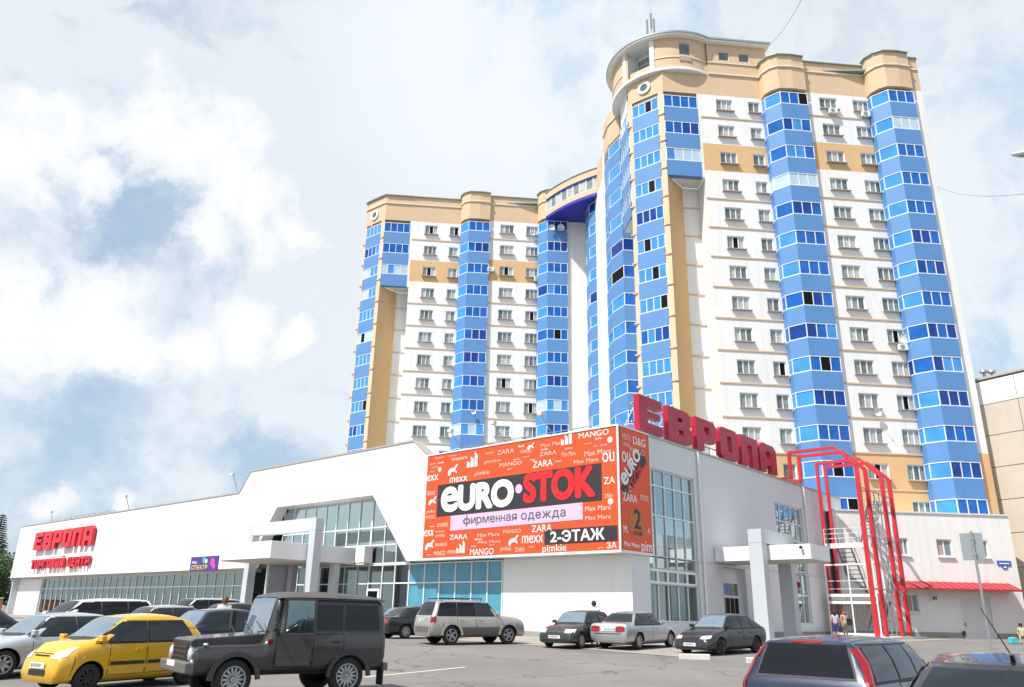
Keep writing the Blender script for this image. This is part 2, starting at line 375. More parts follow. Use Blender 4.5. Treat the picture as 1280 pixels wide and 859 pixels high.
# interior
m=MB(); m.box(9,9.2,8.9,85.5,.0,9.0); m.box(1.6,8.99,8.72,8.9,0,9); m.build('interior_wall','interior_wall',mall)
m=MB(); m.box(1.2,9,8.9,85.5,.0,.12); m.box(2.4,9,8.9,85.5,4.35,4.7); m.box(1.9,9,8.9,85.5,8.91,8.98); m.build('interior_floor','interior_floor',mall)
for i in range(15): y=10.5+i*5.0; m=MB(); m.box(3.4,3.8,y,y+.4,.13,4.34); m.build('interior_column','interior_wall',mall)
random.seed(3)
for i in range(46):
    y=10+i*1.62+random.uniform(-.3,.3); x=random.uniform(3.9,7.5); h=random.uniform(1.0,2.3); m=MB(); m.box(x,x+.5,y,y+random.uniform(.6,1.3),.13,.13+h,random.randrange(3)); m.build('shop_shelf',['interior_dark','interior_wall','print_lilac'],mall)
# glazing: each pane a part, mullions as one frame per bank
PANE={}
def pane(parent,fn,a0,a1,b0,b1,c,mt):
    """thin glass sheet between a0..a1 (along facade), b0..b1 (height)"""
    mb=MB(); mb.ext([(a0,b0),(a1,b0),(a1,b1),(a0,b1)],c,c+.02,fn); return mb.build('pane',mt,parent)
def bank(fn,av,bv,c,mt=lambda i,j:'glass_clear',mw=.08,md=.12,skip=lambda i,j:False,name='glazing_frame',mulmat='mullion',clip=None):
    fr=MB()
    for i,a in enumerate(av): fr.ext([(a-mw/2,bv[0]),(a+mw/2,bv[0]),(a+mw/2,bv[-1]),(a-mw/2,bv[-1])],c-md/2,c+md/2,fn)
    for b in bv: fr.ext([(av[0],b-mw/2),(av[-1],b-mw/2),(av[-1],b+mw/2),(av[0],b+mw/2)],c-md/2-.012,c+md/2+.012,fn)
    f=fr.build(name,mulmat,mall)
    for i in range(len(av)-1):
        for j in range(len(bv)-1):
            if skip(i,j): continue
            pane(f,fn,av[i]+mw/2+.003,av[i+1]-mw/2-.003,bv[j]+mw/2+.003,bv[j+1]-mw/2-.003,c,mt(i,j))
    return f
random.seed(5)
# far ground-floor glazing of the left facade
bank(fL,[36.75+i*1.46 for i in range(30)],[.35,2.94,4.0],1.25)
# middle bank below the opening
blue=lambda i,j:'blue_film' if i<6 else 'glass_clear'
av=[8.75,9.9,11.2,12.55,13.94,15.29,16.73,18.12,19.39,20.79]
bank(fL,av,[.25,2.93,4.1],1.05,blue)
bank(fL,[20.95+i*1.4 for i in range(10)],[.25,2.93,4.1],1.3)
# glazing in the trapezoid opening (vertical divisions follow the lower bank)
bank(fL,[16.73,18.12,19.39,20.79],[4.2,5.4,6.58,8.58],1.05,lambda i,j:'glass_bright')
bank(fL,[20.87+i*1.33 for i in range(9)],[4.2,5.4,6.58,8.58],1.05,lambda i,j:'glass_bright')
# a white entrance door in the middle bank
m=MB(); m.box(.9,1.02,19.45,20.75,.25,2.6); d=m.build('door','frame_white',mall)
m=MB(); m.box(.88,.905,19.62,20.58,.45,2.45); m.build('pane','pane_dark',d)
m=MB(); m.box(.80,.88,20.36,20.4,1.1,1.5); m.build('handle','steel',d)
# right facade -------------------------------------------------------
def wall_edge(mb,p0,p1,zones,holes=(),depth=.15,rev=0):
    p0=Vector((*p0,0)); p1=Vector((*p1,0)); d=p1-p0; Ln=d.length; d.normalize(); n=Vector((d.y,-d.x,0))
    us=sorted({0,Ln,*[h[0] for h in holes],*[h[1] for h in holes]}); zs=sorted({z for q in zones for z in q[:2]}|{h[2] for h in holes}|{h[3] for h in holes})
    P=lambda u,z,k=0:tuple(p0+d*u+Vector((0,0,z))-n*k)
    for i in range(len(us)-1):
        for j in range(len(zs)-1):
            u=(us[i]+us[i+1])/2; z=(zs[j]+zs[j+1])/2
            if any(h[0]<u<h[1] and h[2]<z<h[3] for h in holes): continue
            for q in zones:
                if q[0]<z<q[1]: mb.face([P(us[i],zs[j]),P(us[i+1],zs[j]),P(us[i+1],zs[j+1]),P(us[i],zs[j+1])],q[2]); break
    for h in holes:
        a,b,c,e=h[:4]; k=depth
        for q in ((a,c,a,e),(b,e,b,c),(b,c,a,c),(a,e,b,e)):
            mb.face([P(q[0],q[1]),P(q[2],q[3]),P(q[2],q[3],k),P(q[0],q[1],k)],rev)
mw=MB()
HR=[(2.75-1,8.0-1,.9,8.92),(10.9-1,14.0-1,.05,4.1),(19.45-1,24.3-1,.9,8.92)]
wall_edge(mw,(1.0,0),(34,0),[(-.3,10.62,0)],HR,.28)
mw.build('wall','pale_grey_cladding',mall,fix=False)
m=MB(); m.ext([(2.95,10.625),(34,10.625),(34,10.73),(2.95,10.73)],-.06,.6,fR); m.build('coping','coping',mall)
m=MB(); m.box(1.05,34,.62,1.2,0,10.3); m.box(33.7,34,1.2,9,0,10.3)
# keep openings clear: backing made of pieces
m=MB()
for a,b in ((1.45,2.7),(8.05,10.8),(14.1,19.4),(24.35,34)): m.box(a,b,.3,.6,-.2,10.55)
for a,b in ((2.7,8.05),(19.4,24.35)): m.box(a,b,.3,.6,8.95,10.55)
m.box(10.8,14.1,.3,.6,4.12,10.55)
m.build('wall_backing','white_cladding',mall)
m=MB(); m.box(1.0,34,-.035,0.0,4.19,4.25); m.build('seam','grey_cladding',mall)
m=MB(); m.box(14.0,34,-.05,-.002,-.3,.42); m.box(8.0,10.9,-.05,-.002,-.3,.42);  m.build('plinth','plinth',mall)
for v in (8.5,24.75):
    m=MB(); m.tube((v,-.10,.3 if v<10 else 6.5),(v,-.10,10.6),.07,8)
    for z in (2,4.6,7,9.4):
        if z>.3 and (v<10 or z>6.5): m.box(v-.1,v+.1,-.14,-.001,z,z+.06)
    m.build('downpipe','frame_white',mall)
rv=[2.79,3.75,4.8,5.85,6.9,7.96]
bank(fR,rv,[.95,2.80],.2); bank(fR,rv,[2.86,3.55],.2,mw=.2); bank(fR,rv,[3.62,6.39,8.0,8.88],.2,lambda i,j:'glass_blue' if j else 'glass_bright')
bank(fR,[19.5,20.45,21.4,22.35,23.3,24.25],[.95,2.8,4.4,6.5,7.7,8.88],.2,lambda i,j:'glass_bright')
m=MB(); m.box(2.5,8.2,7.0,7.2,0,9); m.box(2.3,2.5,.7,7,0,9); m.box(8.2,8.4,.7,7,0,9); m.build('interior_wall','interior_wall',mall)
m=MB(); m.box(19.3,24.5,5.0,5.2,0,9); m.box(19.1,19.3,.7,5,0,9); m.box(24.5,24.7,.7,5,0,9); m.build('interior_wall','interior_wall',mall)
m=MB(); m.box(2.5,8.2,.7,7,4.3,4.6); m.box(2.5,8.2,.7,7,.1,.2); m.box(2.5,8.2,.7,7,8.95,9.05); m.box(19.3,24.5,.7,5,4.4,4.6); m.box(19.3,24.5,.7,5,8.95,9.05); m.box(19.3,24.5,.7,5,.1,.2); m.build('interior_floor','interior_floor',mall)
random.seed(8)
for i in range(5):
    x=2.9+i*1.05
    for q in ((x,x+.55,1.6,2.0,.2,random.uniform(1.4,2.4),i%3),(x,x+.6,2.6,2.9,4.6,random.uniform(5.6,6.3),(i+1)%3)): m=MB(); m.box(*q); m.build('shop_shelf',['interior_dark','interior_wall','print_lilac'],mall)
# porch recess with white double door
m=MB(); m.box(10.9,14.0,.5,.6,0,4.1); m.box(10.75,10.9,.285,.6,0,4.1); m.box(14.0,14.15,.285,.6,0,4.1); m.build('porch_wall','white_cladding',mall)
m=MB(); m.box(11.25,13.7,.42,.498,.1,3.35)
d=m.build('entrance_door','frame_white',mall)
for a,b,c,e in ((11.35,11.8,.35,2.35),(11.9,12.4,.35,2.35),(12.5,13.0,.35,2.35),(13.1,13.58,.35,2.35)):
    m=MB(); m.box(a,b,.395,.415,c,e); m.build('pane','pane_dark',d)
m=MB(); m.box(11.35,12.4,.395,.415,2.5,3.2); m.build('pane','pane_sky',d)
m=MB(); m.box(12.5,13.58,.395,.415,2.5,3.2); m.build('pane','pane_shade',d)
# right portal: grey frame with a white canopy slab through it
m=MB(); m.box(9.2,9.85,-3.35,-2.55,-.2,5.2); m.box(13.0,13.65,-3.35,-2.55,-.2,5.2); m.box(9.2,13.65,-3.35,-2.55,5.21,5.98); bevel(m.build('portal_frame','grey_cladding',mall),.015)
m=MB(); m.box(9.98,12.85,-5.75,-.03,4.32,5.12); bevel(m.build('canopy','white_cladding',mall),.015)
m=MB(); m.box(10.05,12.8,-5.6,-.1,4.27,4.317); m.build('canopy_soffit','soffit',mall)
m=MB(); m.tube((9.9,-5.3,4.95),(9.75,-5.3,4.92),.07,8,.09); m.build('camera','print_black',mall)
# left portal
m=MB(); m.box(-3.05,-2.45,21.55,22.2,-.4,6.1); m.box(-3.05,-2.45,29.05,29.65,-.4,6.1); m.box(-3.05,-2.45,21.55,29.65,6.11,6.93); bevel(m.build('portal_frame','grey_cladding',mall),.015)
m=MB(); m.box(-5.7,.9,22.3,28.4,4.22,5.28); bevel(m.build('canopy','white_cladding',mall),.015)
m=MB(); m.box(-5.6,.88,22.4,28.3,4.17,4.217); m.build('canopy_soffit','soffit',mall)
for bx_ in ((-.6,-.1,22.5,23.0,-.2,4.17),(-.6,-.1,27.4,27.9,-.2,4.17),(-2.0,-.1,28.1,28.4,-.2,4.16)): m=MB(); m.box(*bx_); m.build('porch_pillar','grey_cladding',mall)
# low white parapet block beside the left portal
m=MB(); m.box(.2,.9,20.4,21.35,4.25,5.3); m.build('canopy','white_cladding',mall)
# roof lamps over the left facade
LAMP=[]
def roof_lamp(u,z,h,lean,label):
    t=thing('roof_floodlight',label,'floodlight',MALL_M@Vector((.5,u,z)),MALL_RZ,'floodlights along the roof edge')
    m=MB(); m.tube((0,0,0),(-lean,.15,h),.03,6); m.build('arm','steel',t)
    m=MB(); m.box(-lean-.18,-lean+.1,0,.3,h-.05,h+.16); bevel(m.build('lamp_head','pale_steel',t),.02)
roof_lamp(78.6,10.23,1.2,.1,'thin roof floodlight nearest the far left end of the shopping centre')
roof_lamp(58.3,10.23,1.35,.5,'leaning roof floodlight above the middle of the long white facade')
roof_lamp(38.0,10.23,1.5,.6,'leaning roof floodlight just left of the step in the roof')
for k,(u,n) in enumerate(((11.8,'leftmost'),(8.2,'middle'),(4.6,'rightmost'))):
    roof_lamp(u,10.72,1.1,1.0,'roof floodlight above the red billboard, %s of three'%n)
t=thing('roof_railing','low steel railing on the roof above the far red sign','railing',MALL_M@Vector((.6,0,10.23)),MALL_RZ)
m=MB()
for i in range(9): m.tube((0,62+i*1.6,0),(0,62+i*1.6,.32),.05,6)
m.build('post','steel',t); m=MB(); m.tube((0,62,.3),(0,74.8,.3),.025,6); m.build('rail','steel',t)
t=thing('roof_railing','thin steel railing on the roof behind the red billboard','railing',MALL_M@Vector((2.2,0,10.3)),MALL_RZ)
for i in range(5): m=MB(); m.tube((0,3.2+i*2.6,0),(0,3.2+i*2.6,1.2),.03,6); m.build('post','steel',t)
m=MB(); m.tube((0,3.2,1.18),(0,13.6,1.18),.025,6); m.tube((0,3.2,.65),(0,13.6,.65),.02,6); m.build('rail','steel',t)

# ------------------------------------------------------------ billboard
bb=thing('billboard','huge orange-red clothing billboard wrapping the corner of the shopping centre','billboard',MALL_O+Vector((0,0,0)),MALL_RZ)
m=MB(); m.box(-.16,-.01,-.10,14.3,4.3,10.58); m.build('front_panel','billboard_red',bb)
m=MB(); m.box(-.008,2.8,-.16,-.01,4.3,10.58); m.build('side_panel','billboard_red',bb)
m=MB(); m.box(-.2,-.01,-.18,14.34,4.17,4.29); m.box(-.2,-.0,-.18,14.34,10.59,10.67); m.box(-.22,-.155,-.20,-.09,4.295,10.585); m.box(-.004,2.84,-.2,-.01,4.17,4.29); m.box(-.004,2.84,-.2,-.01,10.59,10.67); m.box(2.805,2.86,-.2,-.01,4.17,10.67); m.build('edge_trim','frame_white',bb)
m=MB(); m.box(0.0,2.8,0.0,.4,4.22,10.55); m.build('backing','white_cladding',bb)
XL=(0,-1,0); ZU=(0,0,1)
def BL(s,z,d=.163): return (-d,14.3-s,z)
def slab(s0,z0,s1,z1,mt,d=.163,t_=.012,sk=0):
    m=MB(); m.ext([(14.3-s0,z0),(14.3-s1,z0+sk),(14.3-s1,z1+sk),(14.3-s0,z1)],-d-t_,-d,fL); return m.build('printed_panel',mt,bb)
slab(1.07,6.72,13.38,8.66,'print_black',sk=.08)
slab(2.33,5.82,12.15,6.70,'print_lilac',d=.166,sk=.08)
slab(9.58,4.72,14.28,5.5,'print_black')
text('e',1.34,'print_white',bb,BL(1.52,7.05,.177),XL,ZU,bold=.07,width=1.3,ext=.01); text('URO',1.36,'print_white',bb,BL(3.0,7.05,.177),XL,ZU,bold=.085,width=4.25,ext=.01)
text('STOK',1.46,'print_red',bb,BL(8.17,7.12,.177),XL,ZU,bold=.075,width=4.7,ext=.01)
m=MB(); m.lathe([(.0,0),(.26,0),(.26,.012),(0,.012)],20,lambda x,y,z:(-.177-z,14.3-7.72+x,7.87+y)); m.build('dot','print_lilac',bb)
glyph_line('фирменная одежда',.36,'print_grey',bb,BL(3.4,6.14,.18),XL,ZU,7.7)
text('2-ЭТАЖ',.56,'print_white',bb,BL(10.02,4.84,.177),XL,ZU,bold=.035,width=3.45)
def small(s,h,x,z,w,mt=None,bold=.0,shear=0):
    mt=mt or ('print_white' if h>.27 else 'print_pale')
    if x+w>14.25: w=14.25-x
    text(s,h,mt,bb,BL(x,z),XL,ZU,name='brand_lettering',bold=bold,width=w,shear=shear)
def logo_tri(x,z,s):
    m=MB()
    for k in range(3):
        a=x+k*s*.34; h=s*(.42+.28*k)
        m.ext([(14.3-a-.02,z),(14.3-a-s*.27,z),(14.3-a-s*.27,z+h*.72),(14.3-a-.02,z+h)],-.173,-.163,fL)
    m.build('logo_mark','print_white',bb)
def logo_cat(x,z,s):   # leaping shape
    m=MB(); p=[(0,.1),(.25,.0),(.35,.25),(.7,.35),(1.0,.15),(1.05,.25),(.85,.5),(1.15,.85),(1.0,.9),(.7,.62),(.3,.6),(.05,.4)]
    m.ext([(14.3-x-a*s,z+b*s) for a,b in p],-.173,-.163,fL); m.build('logo_mark','print_white',bb)
SM=[]
for a in (('ZARA',.36,8.72,8.95,1.42),('MANGO',.30,11.93,10.2,1.95),('MANGO',.34,4.05,4.36,1.85),('ZARA',.36,8.68,5.42,1.4),('mexx',.40,8.0,4.86,1.5),('pimkie',.36,9.45,4.36,1.6),
  ('Max Mara',.26,12.3,9.2,1.7),('Max Mara',.2,11.6,8.86,1.6),('MANGO',.22,6.2,9.25,1.7),('exx',.36,.06,9.0,1.0),('mexx',.3,2.1,8.72,1.5),('pimkie',.24,4.2,8.95,1.2),('ZARA',.26,6.0,10.0,1.3),('Max Mara',.20,9.3,10.05,1.6),('MANGO',.22,7.8,9.85,.8),
  ('mexx',.17,2.2,10.05,1.4),('pimkie',.18,5.0,9.6,1.3),('ZARA',.22,9.2,9.55,1.2),('Max Mara',.22,10.8,9.35,.9),('exx',.38,.06,5.6,.85),('MANGO',.2,.1,6.65,.8),('mexx',.22,1.2,6.1,.9),('pimkie',.22,1.1,5.5,.8),('ZARA',.28,2.3,5.3,1.5),('Max Mara',.2,4.6,5.35,1.7),('MANGO',.2,6.6,5.45,1.3),('mexx',.18,2.2,4.5,1.2),('pimkie',.26,6.4,4.5,.8),('ZARA',.22,7.5,4.42,.7),
  ('ЗА',.3,13.6,4.38,.6),('Max Mara',.26,12.3,6.3,1.6),('Max Mara',.2,12.3,5.85,1.6),('ou',.5,13.45,8.75,.75),('ZA',.36,13.5,7.6,.7),('MANGO',.26,1.0,4.42,1.0),('mexx',.24,.15,8.1,.7),('pimkie',.2,.15,7.0,.75),('ZARA',.2,13.55,6.9,.5),('Max Mara',.15,4.7,4.98,1.7),('MANGO',.2,1.1,4.95,1.0)):
    small(*a); SM.append((a[2],a[3],a[2]+a[4],a[3]+a[1]))
logo_tri(3.5,9.5,.95); logo_tri(10.7,10.0,.8); logo_tri(2.9,4.5,.75)
logo_cat(1.9,9.15,.75); logo_cat(.3,7.45,.6); logo_cat(.2,4.75,.7); logo_cat(7.0,4.75,.65); logo_cat(8.3,10.0,.45)
for (x,z,w) in ((13.95,9.9,.16),(13.9,6.7,.16),(13.95,5.0,.12),(1.15,9.65,.14)):
    m=MB(); m.lathe([(0,0),(w,0),(w,.01),(0,.01)],16,lambda X_,Y_,Z_:(-.163-Z_,14.3-x+X_,z+Y_)); m.build('logo_mark','print_white',bb)
# fine filler print between the larger names
rf=random.Random(21); OCC=SM+[(.95,6.6,13.5,8.9),(2.2,5.7,12.3,6.9),(9.4,4.6,14.3,5.65),(3.4,9.4,4.6,10.5),(10.6,9.9,11.6,10.6),(2.8,4.4,3.7,5.3),(1.8,9.1,2.8,9.95),(.1,4.6,1.2,5.5),(.2,7.3,1.0,8.1),(6.9,4.7,7.9,5.4),(8.2,9.95,8.9,10.5)]
for _ in range(300):   # too small to read in the photograph: rows of tiny strokes
    n_=rf.randint(5,10); h=rf.uniform(.08,.15); w=h*n_*.62; x=rf.uniform(.1,14.1-w); z=rf.choice([rf.uniform(8.75,10.4),rf.uniform(4.38,6.4)])
    if any(x<o[2]+.06 and x+w>o[0]-.06 and z<o[3]+.05 and z+h>o[1]-.05 for o in OCC): continue
    OCC.append((x,z,x+w,z+h)); m=MB()
    for q in range(n_):
        a0=x+q*h*.62; k_=rf.choice([.65,.65,1])
        m.ext([(14.3-a0,z),(14.3-a0-h*.13,z),(14.3-a0-h*.13,z+h*k_),(14.3-a0,z+h*k_)],-.172,-.163,fL); m.ext([(14.3-a0-h*.14,z+h*rf.choice([0,.5])),(14.3-a0-h*.44,z+h*.1),(14.3-a0-h*.44,z+h*.22),(14.3-a0-h*.14,z+h*.62)],-.172,-.163,fL)
    m.build('fine_print',rf.choice(['print_pale','print_white']),bb)['kind']='stuff'
XR=(1,0,0)
def BR(v,z,d=.163): return (v,-d,z)
c30=math.cos(R(46)); s30=math.sin(R(46))
m=MB(); P=[(-.05,7.35),(.55,6.95),(2.55,9.1),(1.95,9.75)]
m.ext(P,-.172,-.162,fR); m.build('printed_panel','print_black',bb)
text('e',.6,'print_white',bb,BR(.34,7.47,.175),(.66,0,.75),(-.75,0,.66),bold=.06,width=.55); text('URO',.62,'print_white',bb,BR(.78,7.97,.175),(.66,0,.75),(-.75,0,.66),bold=.06,width=1.75)
text('STOK',.52,'print_red',bb,BR(.85,7.1,.175),(.66,0,.75),(-.75,0,.66),bold=.02,width=2.1)
m=MB(); m.lathe([(0,0),(.82,0),(.82,.012),(0,.012)],28,lambda x,y,z:(1.4+x,-.163-z,5.7+y)); m.build('printed_disc','print_ochre',bb)
text('2',.95,'print_black',bb,BR(1.12,5.45,.178),XR,ZU,bold=.02,width=.6); text('ЭТАЖ',.2,'print_black',bb,BR(.95,5.1,.178),XR,ZU,width=.9)
for s_,h,v,z,w,mt in (('D&G',.42,1.25,9.85,1.2,'print_white'),('MEXX',.3,.2,9.95,.8,'print_pale'),('MANGO',.3,.9,9.35,1.4,'print_pale'),('ou',.55,.12,8.75,.8,'print_white'),('ZARA',.4,.12,6.75,1.3,'print_white'),('pim',.5,1.7,4.36,1.05,'print_white'),('Max Mara',.22,.1,4.5,1.4,'print_white'),('M.',.35,.1,5.15,.4,'print_white'),('A',.25,2.35,5.3,.25,'print_white'),('mexx',.2,.3,9.6,.6,'print_pale'),('mexx',.3,1.75,6.95,.8,'print_pale')):
    text(s_,h,mt,bb,BR(v,z),XR,ZU,name='brand_lettering',bold=.01,width=w)
m=MB()
for k in range(3): m.ext([(.35+k*.2,7.15),(.52+k*.2,7.15),(.52+k*.2,7.3+k*.12),(.35+k*.2,7.38+k*.12)],-.172,-.162,fR)
m.build('logo_mark','print_pale',bb)

# ------------------------------------------------------------ sign letters
T_=.30   # stroke share
GL={ # rectangles / polygons in a unit cell (0..1 x 0..1)
 'Е':[[(0,0),(1,0),(1,.26),(.36,.26),(.36,.42),(.9,.42),(.9,.60),(.36,.60),(.36,.74),(1,.74),(1,1),(0,1)]],
 'В':[[(0,0),(.84,0),(1,.1),(1,.44),(.88,.52),(.96,.60),(.96,.9),(.8,1),(0,1)]],
 'Р':[[(0,0),(.36,0),(.36,.30),(.86,.30),(1,.42),(1,.88),(.86,1),(0,1)]],
 'О':[[(.14,0),(.86,0),(1,.12),(1,.88),(.86,1),(.14,1),(0,.88),(0,.12)]],
 'П':[[(0,0),(.36,0),(.36,.72),(.64,.72),(.64,0),(1,0),(1,1),(0,1)]],
 'А':[[(0,0),(.34,0),(.34,.24),(.66,.24),(.66,0),(1,0),(1,.86),(.84,1),(.16,1),(0,.86)]],
 'Т':[[(.32,0),(.68,0),(.68,.72),(1,.72),(1,1),(0,1),(0,.72),(.32,.72)]],
 'Г':[[(0,0),(.36,0),(.36,.72),(1,.72),(1,1),(0,1)]],
 'Ы':[[(0,0),(.55,0),(.64,.08),(.64,.54),(.55,.62),(.26,.62),(.26,1),(0,1)],[(.74,0),(1,0),(1,1),(.74,1)]],
 'Й':[[(0,0),(.33,0),(.62,.45),(.62,0),(1,0),(1,1),(.66,1),(.38,.55),(.38,1),(0,1)],[(.3,1.08),(.7,1.08),(.7,1.2),(.3,1.2)]],
 'Н':[[(0,0),(.34,0),(.34,.36),(.66,.36),(.66,0),(1,0),(1,1),(.66,1),(.66,.64),(.34,.64),(.34,1),(0,1)]],
 'Ц':[[(0,0),(.86,0),(.86,-.14),(1.06,-.14),(1.06,.26),(.94,.26),(.94,1),(.62,1),(.62,.26),(.32,.26),(.32,1),(0,1)]],
}
HOLE={'В':[(.40,.60,.62,.74),(.40,.62,.24,.38)],'Р':[(.38,.64,.56,.78)],'О':[(.38,.62,.24,.76)],'А':[(.36,.64,.5,.74)]}
def letter(ch,fn,a0,w,z0,h,c0,c1,mats,parent):
    m=MB()
    for p in GL[ch]: m.ext([(a0+x*w,z0+y*h) for x,y in p],c0,c1,fn)
    o=m.build('letter_'+{'Е':'ye','В':'ve','Р':'er','О':'o','П':'pe','А':'a','Т':'te','Г':'ge','Ы':'yery','Й':'short_i','Н':'en','Ц':'tse'}[ch],mats,parent)
    for (x0,x1,y0,y1) in HOLE.get(ch,()):   # real counters
        b=MB(); e=.2; b.box(*([a0+min(x0*w,x1*w),a0+max(x0*w,x1*w),min(c0,c1)-e,max(c0,c1)+e,z0+y0*h,z0+y1*h] if fn is fR else [min(c0,c1)-e,max(c0,c1)+e,a0+min(x0*w,x1*w),a0+max(x0*w,x1*w),z0+y0*h,z0+y1*h]))
        co=b.build('cut',mats); cut(o,co)
    return o
def cut(o,co,transfer=False):
    md=o.modifiers.new('b','BOOLEAN'); md.object=co; md.operation='DIFFERENCE'; md.solver='EXACT'
    if transfer: md.material_mode='TRANSFER'
    co.matrix_world=o.matrix_world.copy() if not transfer else co.matrix_world
    par=o.parent; o.parent=None; co.parent=None
    dg=bpy.context.evaluated_depsgraph_get(); dg.update()
    me=bpy.data.meshes.new_from_object(o.evaluated_get(dg)); o.modifiers.clear(); o.data=me; o.parent=par
    cm=co.data; bpy.data.objects.remove(co); bpy.data.meshes.remove(cm)
rs=thing('rooftop_sign','giant shade-toned red block letters ЕВРОПА standing on the roof edge','sign',MALL_O,MALL_RZ)
for ch,a,w in zip('ЕВРОПА',(2.42,5.55,8.95,12.05,15.1,18.0),(2.5,2.85,2.6,2.65,2.6,2.8)):
    letter(ch,fR,a,w,10.92,2.03,.12,.46,'red_letter_shaded',rs)
for v in (2.6,4.7,5.8,8.2,9.2,11.3,12.3,14.4,15.4,17.4,18.3,20.5):
    m=MB(); m.bar((v,.55,10.65),(v,.55,12.6),.06); m.bar((v,1.6,10.65),(v,.55,12.3),.05); m.build('support_strut','pale_steel',rs)
m=MB(); m.bar((2.3,.56,11.4),(20.8,.56,11.4),.07); m.bar((2.3,.56,12.45),(20.8,.56,12.45),.07); m.build('support_rail','pale_steel',rs)
fs=thing('facade_sign','bright red block letters ЕВРОПА ТОРГОВЫЙ ЦЕНТР on the far white facade','sign',MALL_O,MALL_RZ)
fLm=lambda a,b,c:(c,-a,b)   # a = -u so letters read left to right
for k,ch in enumerate('ЕВРОПА'):
    letter(ch,fLm,-79.9+k*2.72,2.45,7.1,1.95,-.42,-.12,'red_letter_bright',fs) if ch in 'ЕП' else None
    if ch not in 'ЕП':
        m=MB()
        for p in GL[ch]: m.ext([(-79.9+k*2.72+x*2.45,7.1+y*1.95) for x,y in p],-.42,-.12,fLm)
        o=m.build('letter_'+{'В':'ve','Р':'er','О':'o','А':'a'}[ch],'red_letter_bright',fs)
        for (x0,x1,y0,y1) in HOLE[ch]:
            b=MB(); b.box(-.7,.2,79.9-k*2.72-x1*2.45,79.9-k*2.72-x0*2.45,7.1+y0*1.95,7.1+y1*1.95); cut(o,b.build('cut','red_letter_bright'))
x=-79.7
for word,x0,n in (('ТОРГОВЫЙ',-79.7,1.2),('ЦЕНТР',-69.2,1.13)):
    for k,ch in enumerate(word): letter(ch,fLm,x0+k*n,n*.86,5.02,1.0,-.36,-.12,'red_letter_bright',fs) if ch not in HOLE else None
    for k,ch in enumerate(word):
        if ch in HOLE:
            m=MB()
            for p in GL[ch]: m.ext([(x0+k*n+a*n*.86,5.02+b*1.0) for a,b in p],-.36,-.12,fLm)
            o=m.build('letter_'+{'В':'ve','Р':'er','О':'o','А':'a'}[ch],'red_letter_bright',fs)
            for (p0,p1,q0,q1) in HOLE[ch]:
                b=MB(); b.box(-.7,.2,-(x0+k*n+p1*n*.86),-(x0+k*n+p0*n*.86),5.02+q0,5.02+q1); cut(o,b.build('cut','red_letter_bright'))
m=MB(); 
for u in range(64,80,2): m.bar((-.13,u,7.3),(.01,u,7.3),.06); m.bar((-.13,u,5.2),(.01,u,5.2),.06)
m.build('standoff','steel',fs)
mat('purple_print',(.07,.03,.25),.4); mat('print_yellow',(.75,.6,.05),.5); mat('print_green',(.05,.45,.25),.5); mat('print_pink',(.6,.06,.35),.5)
ps=thing('banner_sign','small purple banner with yellow lettering beside the left entrance','sign',MALL_O,MALL_RZ)
m=MB(); m.box(-.09,-.005,38.75,43.2,4.08,5.25); m.build('panel','purple_print',ps)
text('СПЕКТР',.34,'print_yellow',ps,(-.092,42.9,4.22),XL,ZU,bold=.02,width=2.6); text('Мир',.22,'print_white',ps,(-.092,42.9,4.7),XL,ZU,width=.8)
for (u,z,r_,mt) in ((41.0,4.95,.26,'print_green'),(40.6,4.85,.18,'print_white'),(39.6,4.75,.34,'print_pink'),(39.3,4.4,.22,'print_pink')):
    m=MB(); m.lathe([(0,0),(r_,0),(r_*.9,.012),(0,.012)],14,lambda X_,Y_,Z_:(-.092-Z_,u+X_,z+Y_)); m.build('logo_mark',mt,ps)
# ------------------------------------------------------------ apartment towers (local x = t along the front, y = w away)
TA=R(84.5); TOW_O=Vector((0,64,0)); TOW_RZ=math.atan2(math.cos(TA),math.sin(TA))
TOW_M=Matrix.Translation(TOW_O)@Matrix.Rotation(TOW_RZ,4,'Z')
FH=3.074; ZTOP=50.07
zf=lambda j:ZTOP-FH*j
GLM=['pane_blue','pane_deep','pane_sky','pane_pale','pane_dark','pane_white','pane_green','pane_curtain','pane_shade']
rt=random.Random(11)
_winmesh={}
def win_meshes(w,n,key):
    """shared frame + sill meshes for a casement window w wide, n lights, origin at centre, facing -y"""
    if key in _winmesh: return _winmesh[key]
    h=1.36; f=MB(); a=.085
    f.box(-w/2,w/2,.0,.07,h/2-a,h/2); f.box(-w/2,w/2,.0,.07,-h/2,-h/2+a)
    for i in range(n+1):
        x=-w/2+a/2+(w-a)*i/n; f.box(x-a/2,x+a/2,-.004,.066,-h/2+a,h/2-a)
    fm=f.mesh('window_frame',['frame_white'])
    s=MB(); s.box(-w/2-.1,w/2+.1,-.27,.02,-h/2-.075,-h/2-.005); sm=s.mesh('sill',['sill'])
    _winmesh[key]=(fm,sm); return _winmesh[key]
_panem={}
def pane_mesh(w,n,pat):
    k=(round(w,2),n,pat)
    if k not in _panem:
        h=1.36; m=MB()
        for i in range(n):
            x0=-w/2+w*i/n; x1=x0+w/n; m.face([(x0,.045,-h/2),(x1,.045,-h/2),(x1,.045,h/2),(x0,.045,h/2)],GLM.index(pat[i]))
        _panem[k]=m.mesh('window',GLM)
    return _panem[k]
PATS=[('pane_green','pane_curtain','pane_green'),('pane_curtain','pane_green','pane_shade'),('pane_green','pane_shade','pane_green'),('pane_green','pane_curtain','pane_curtain'),('pane_shade','pane_green','pane_green'),('pane_green','pane_dark','pane_curtain')]
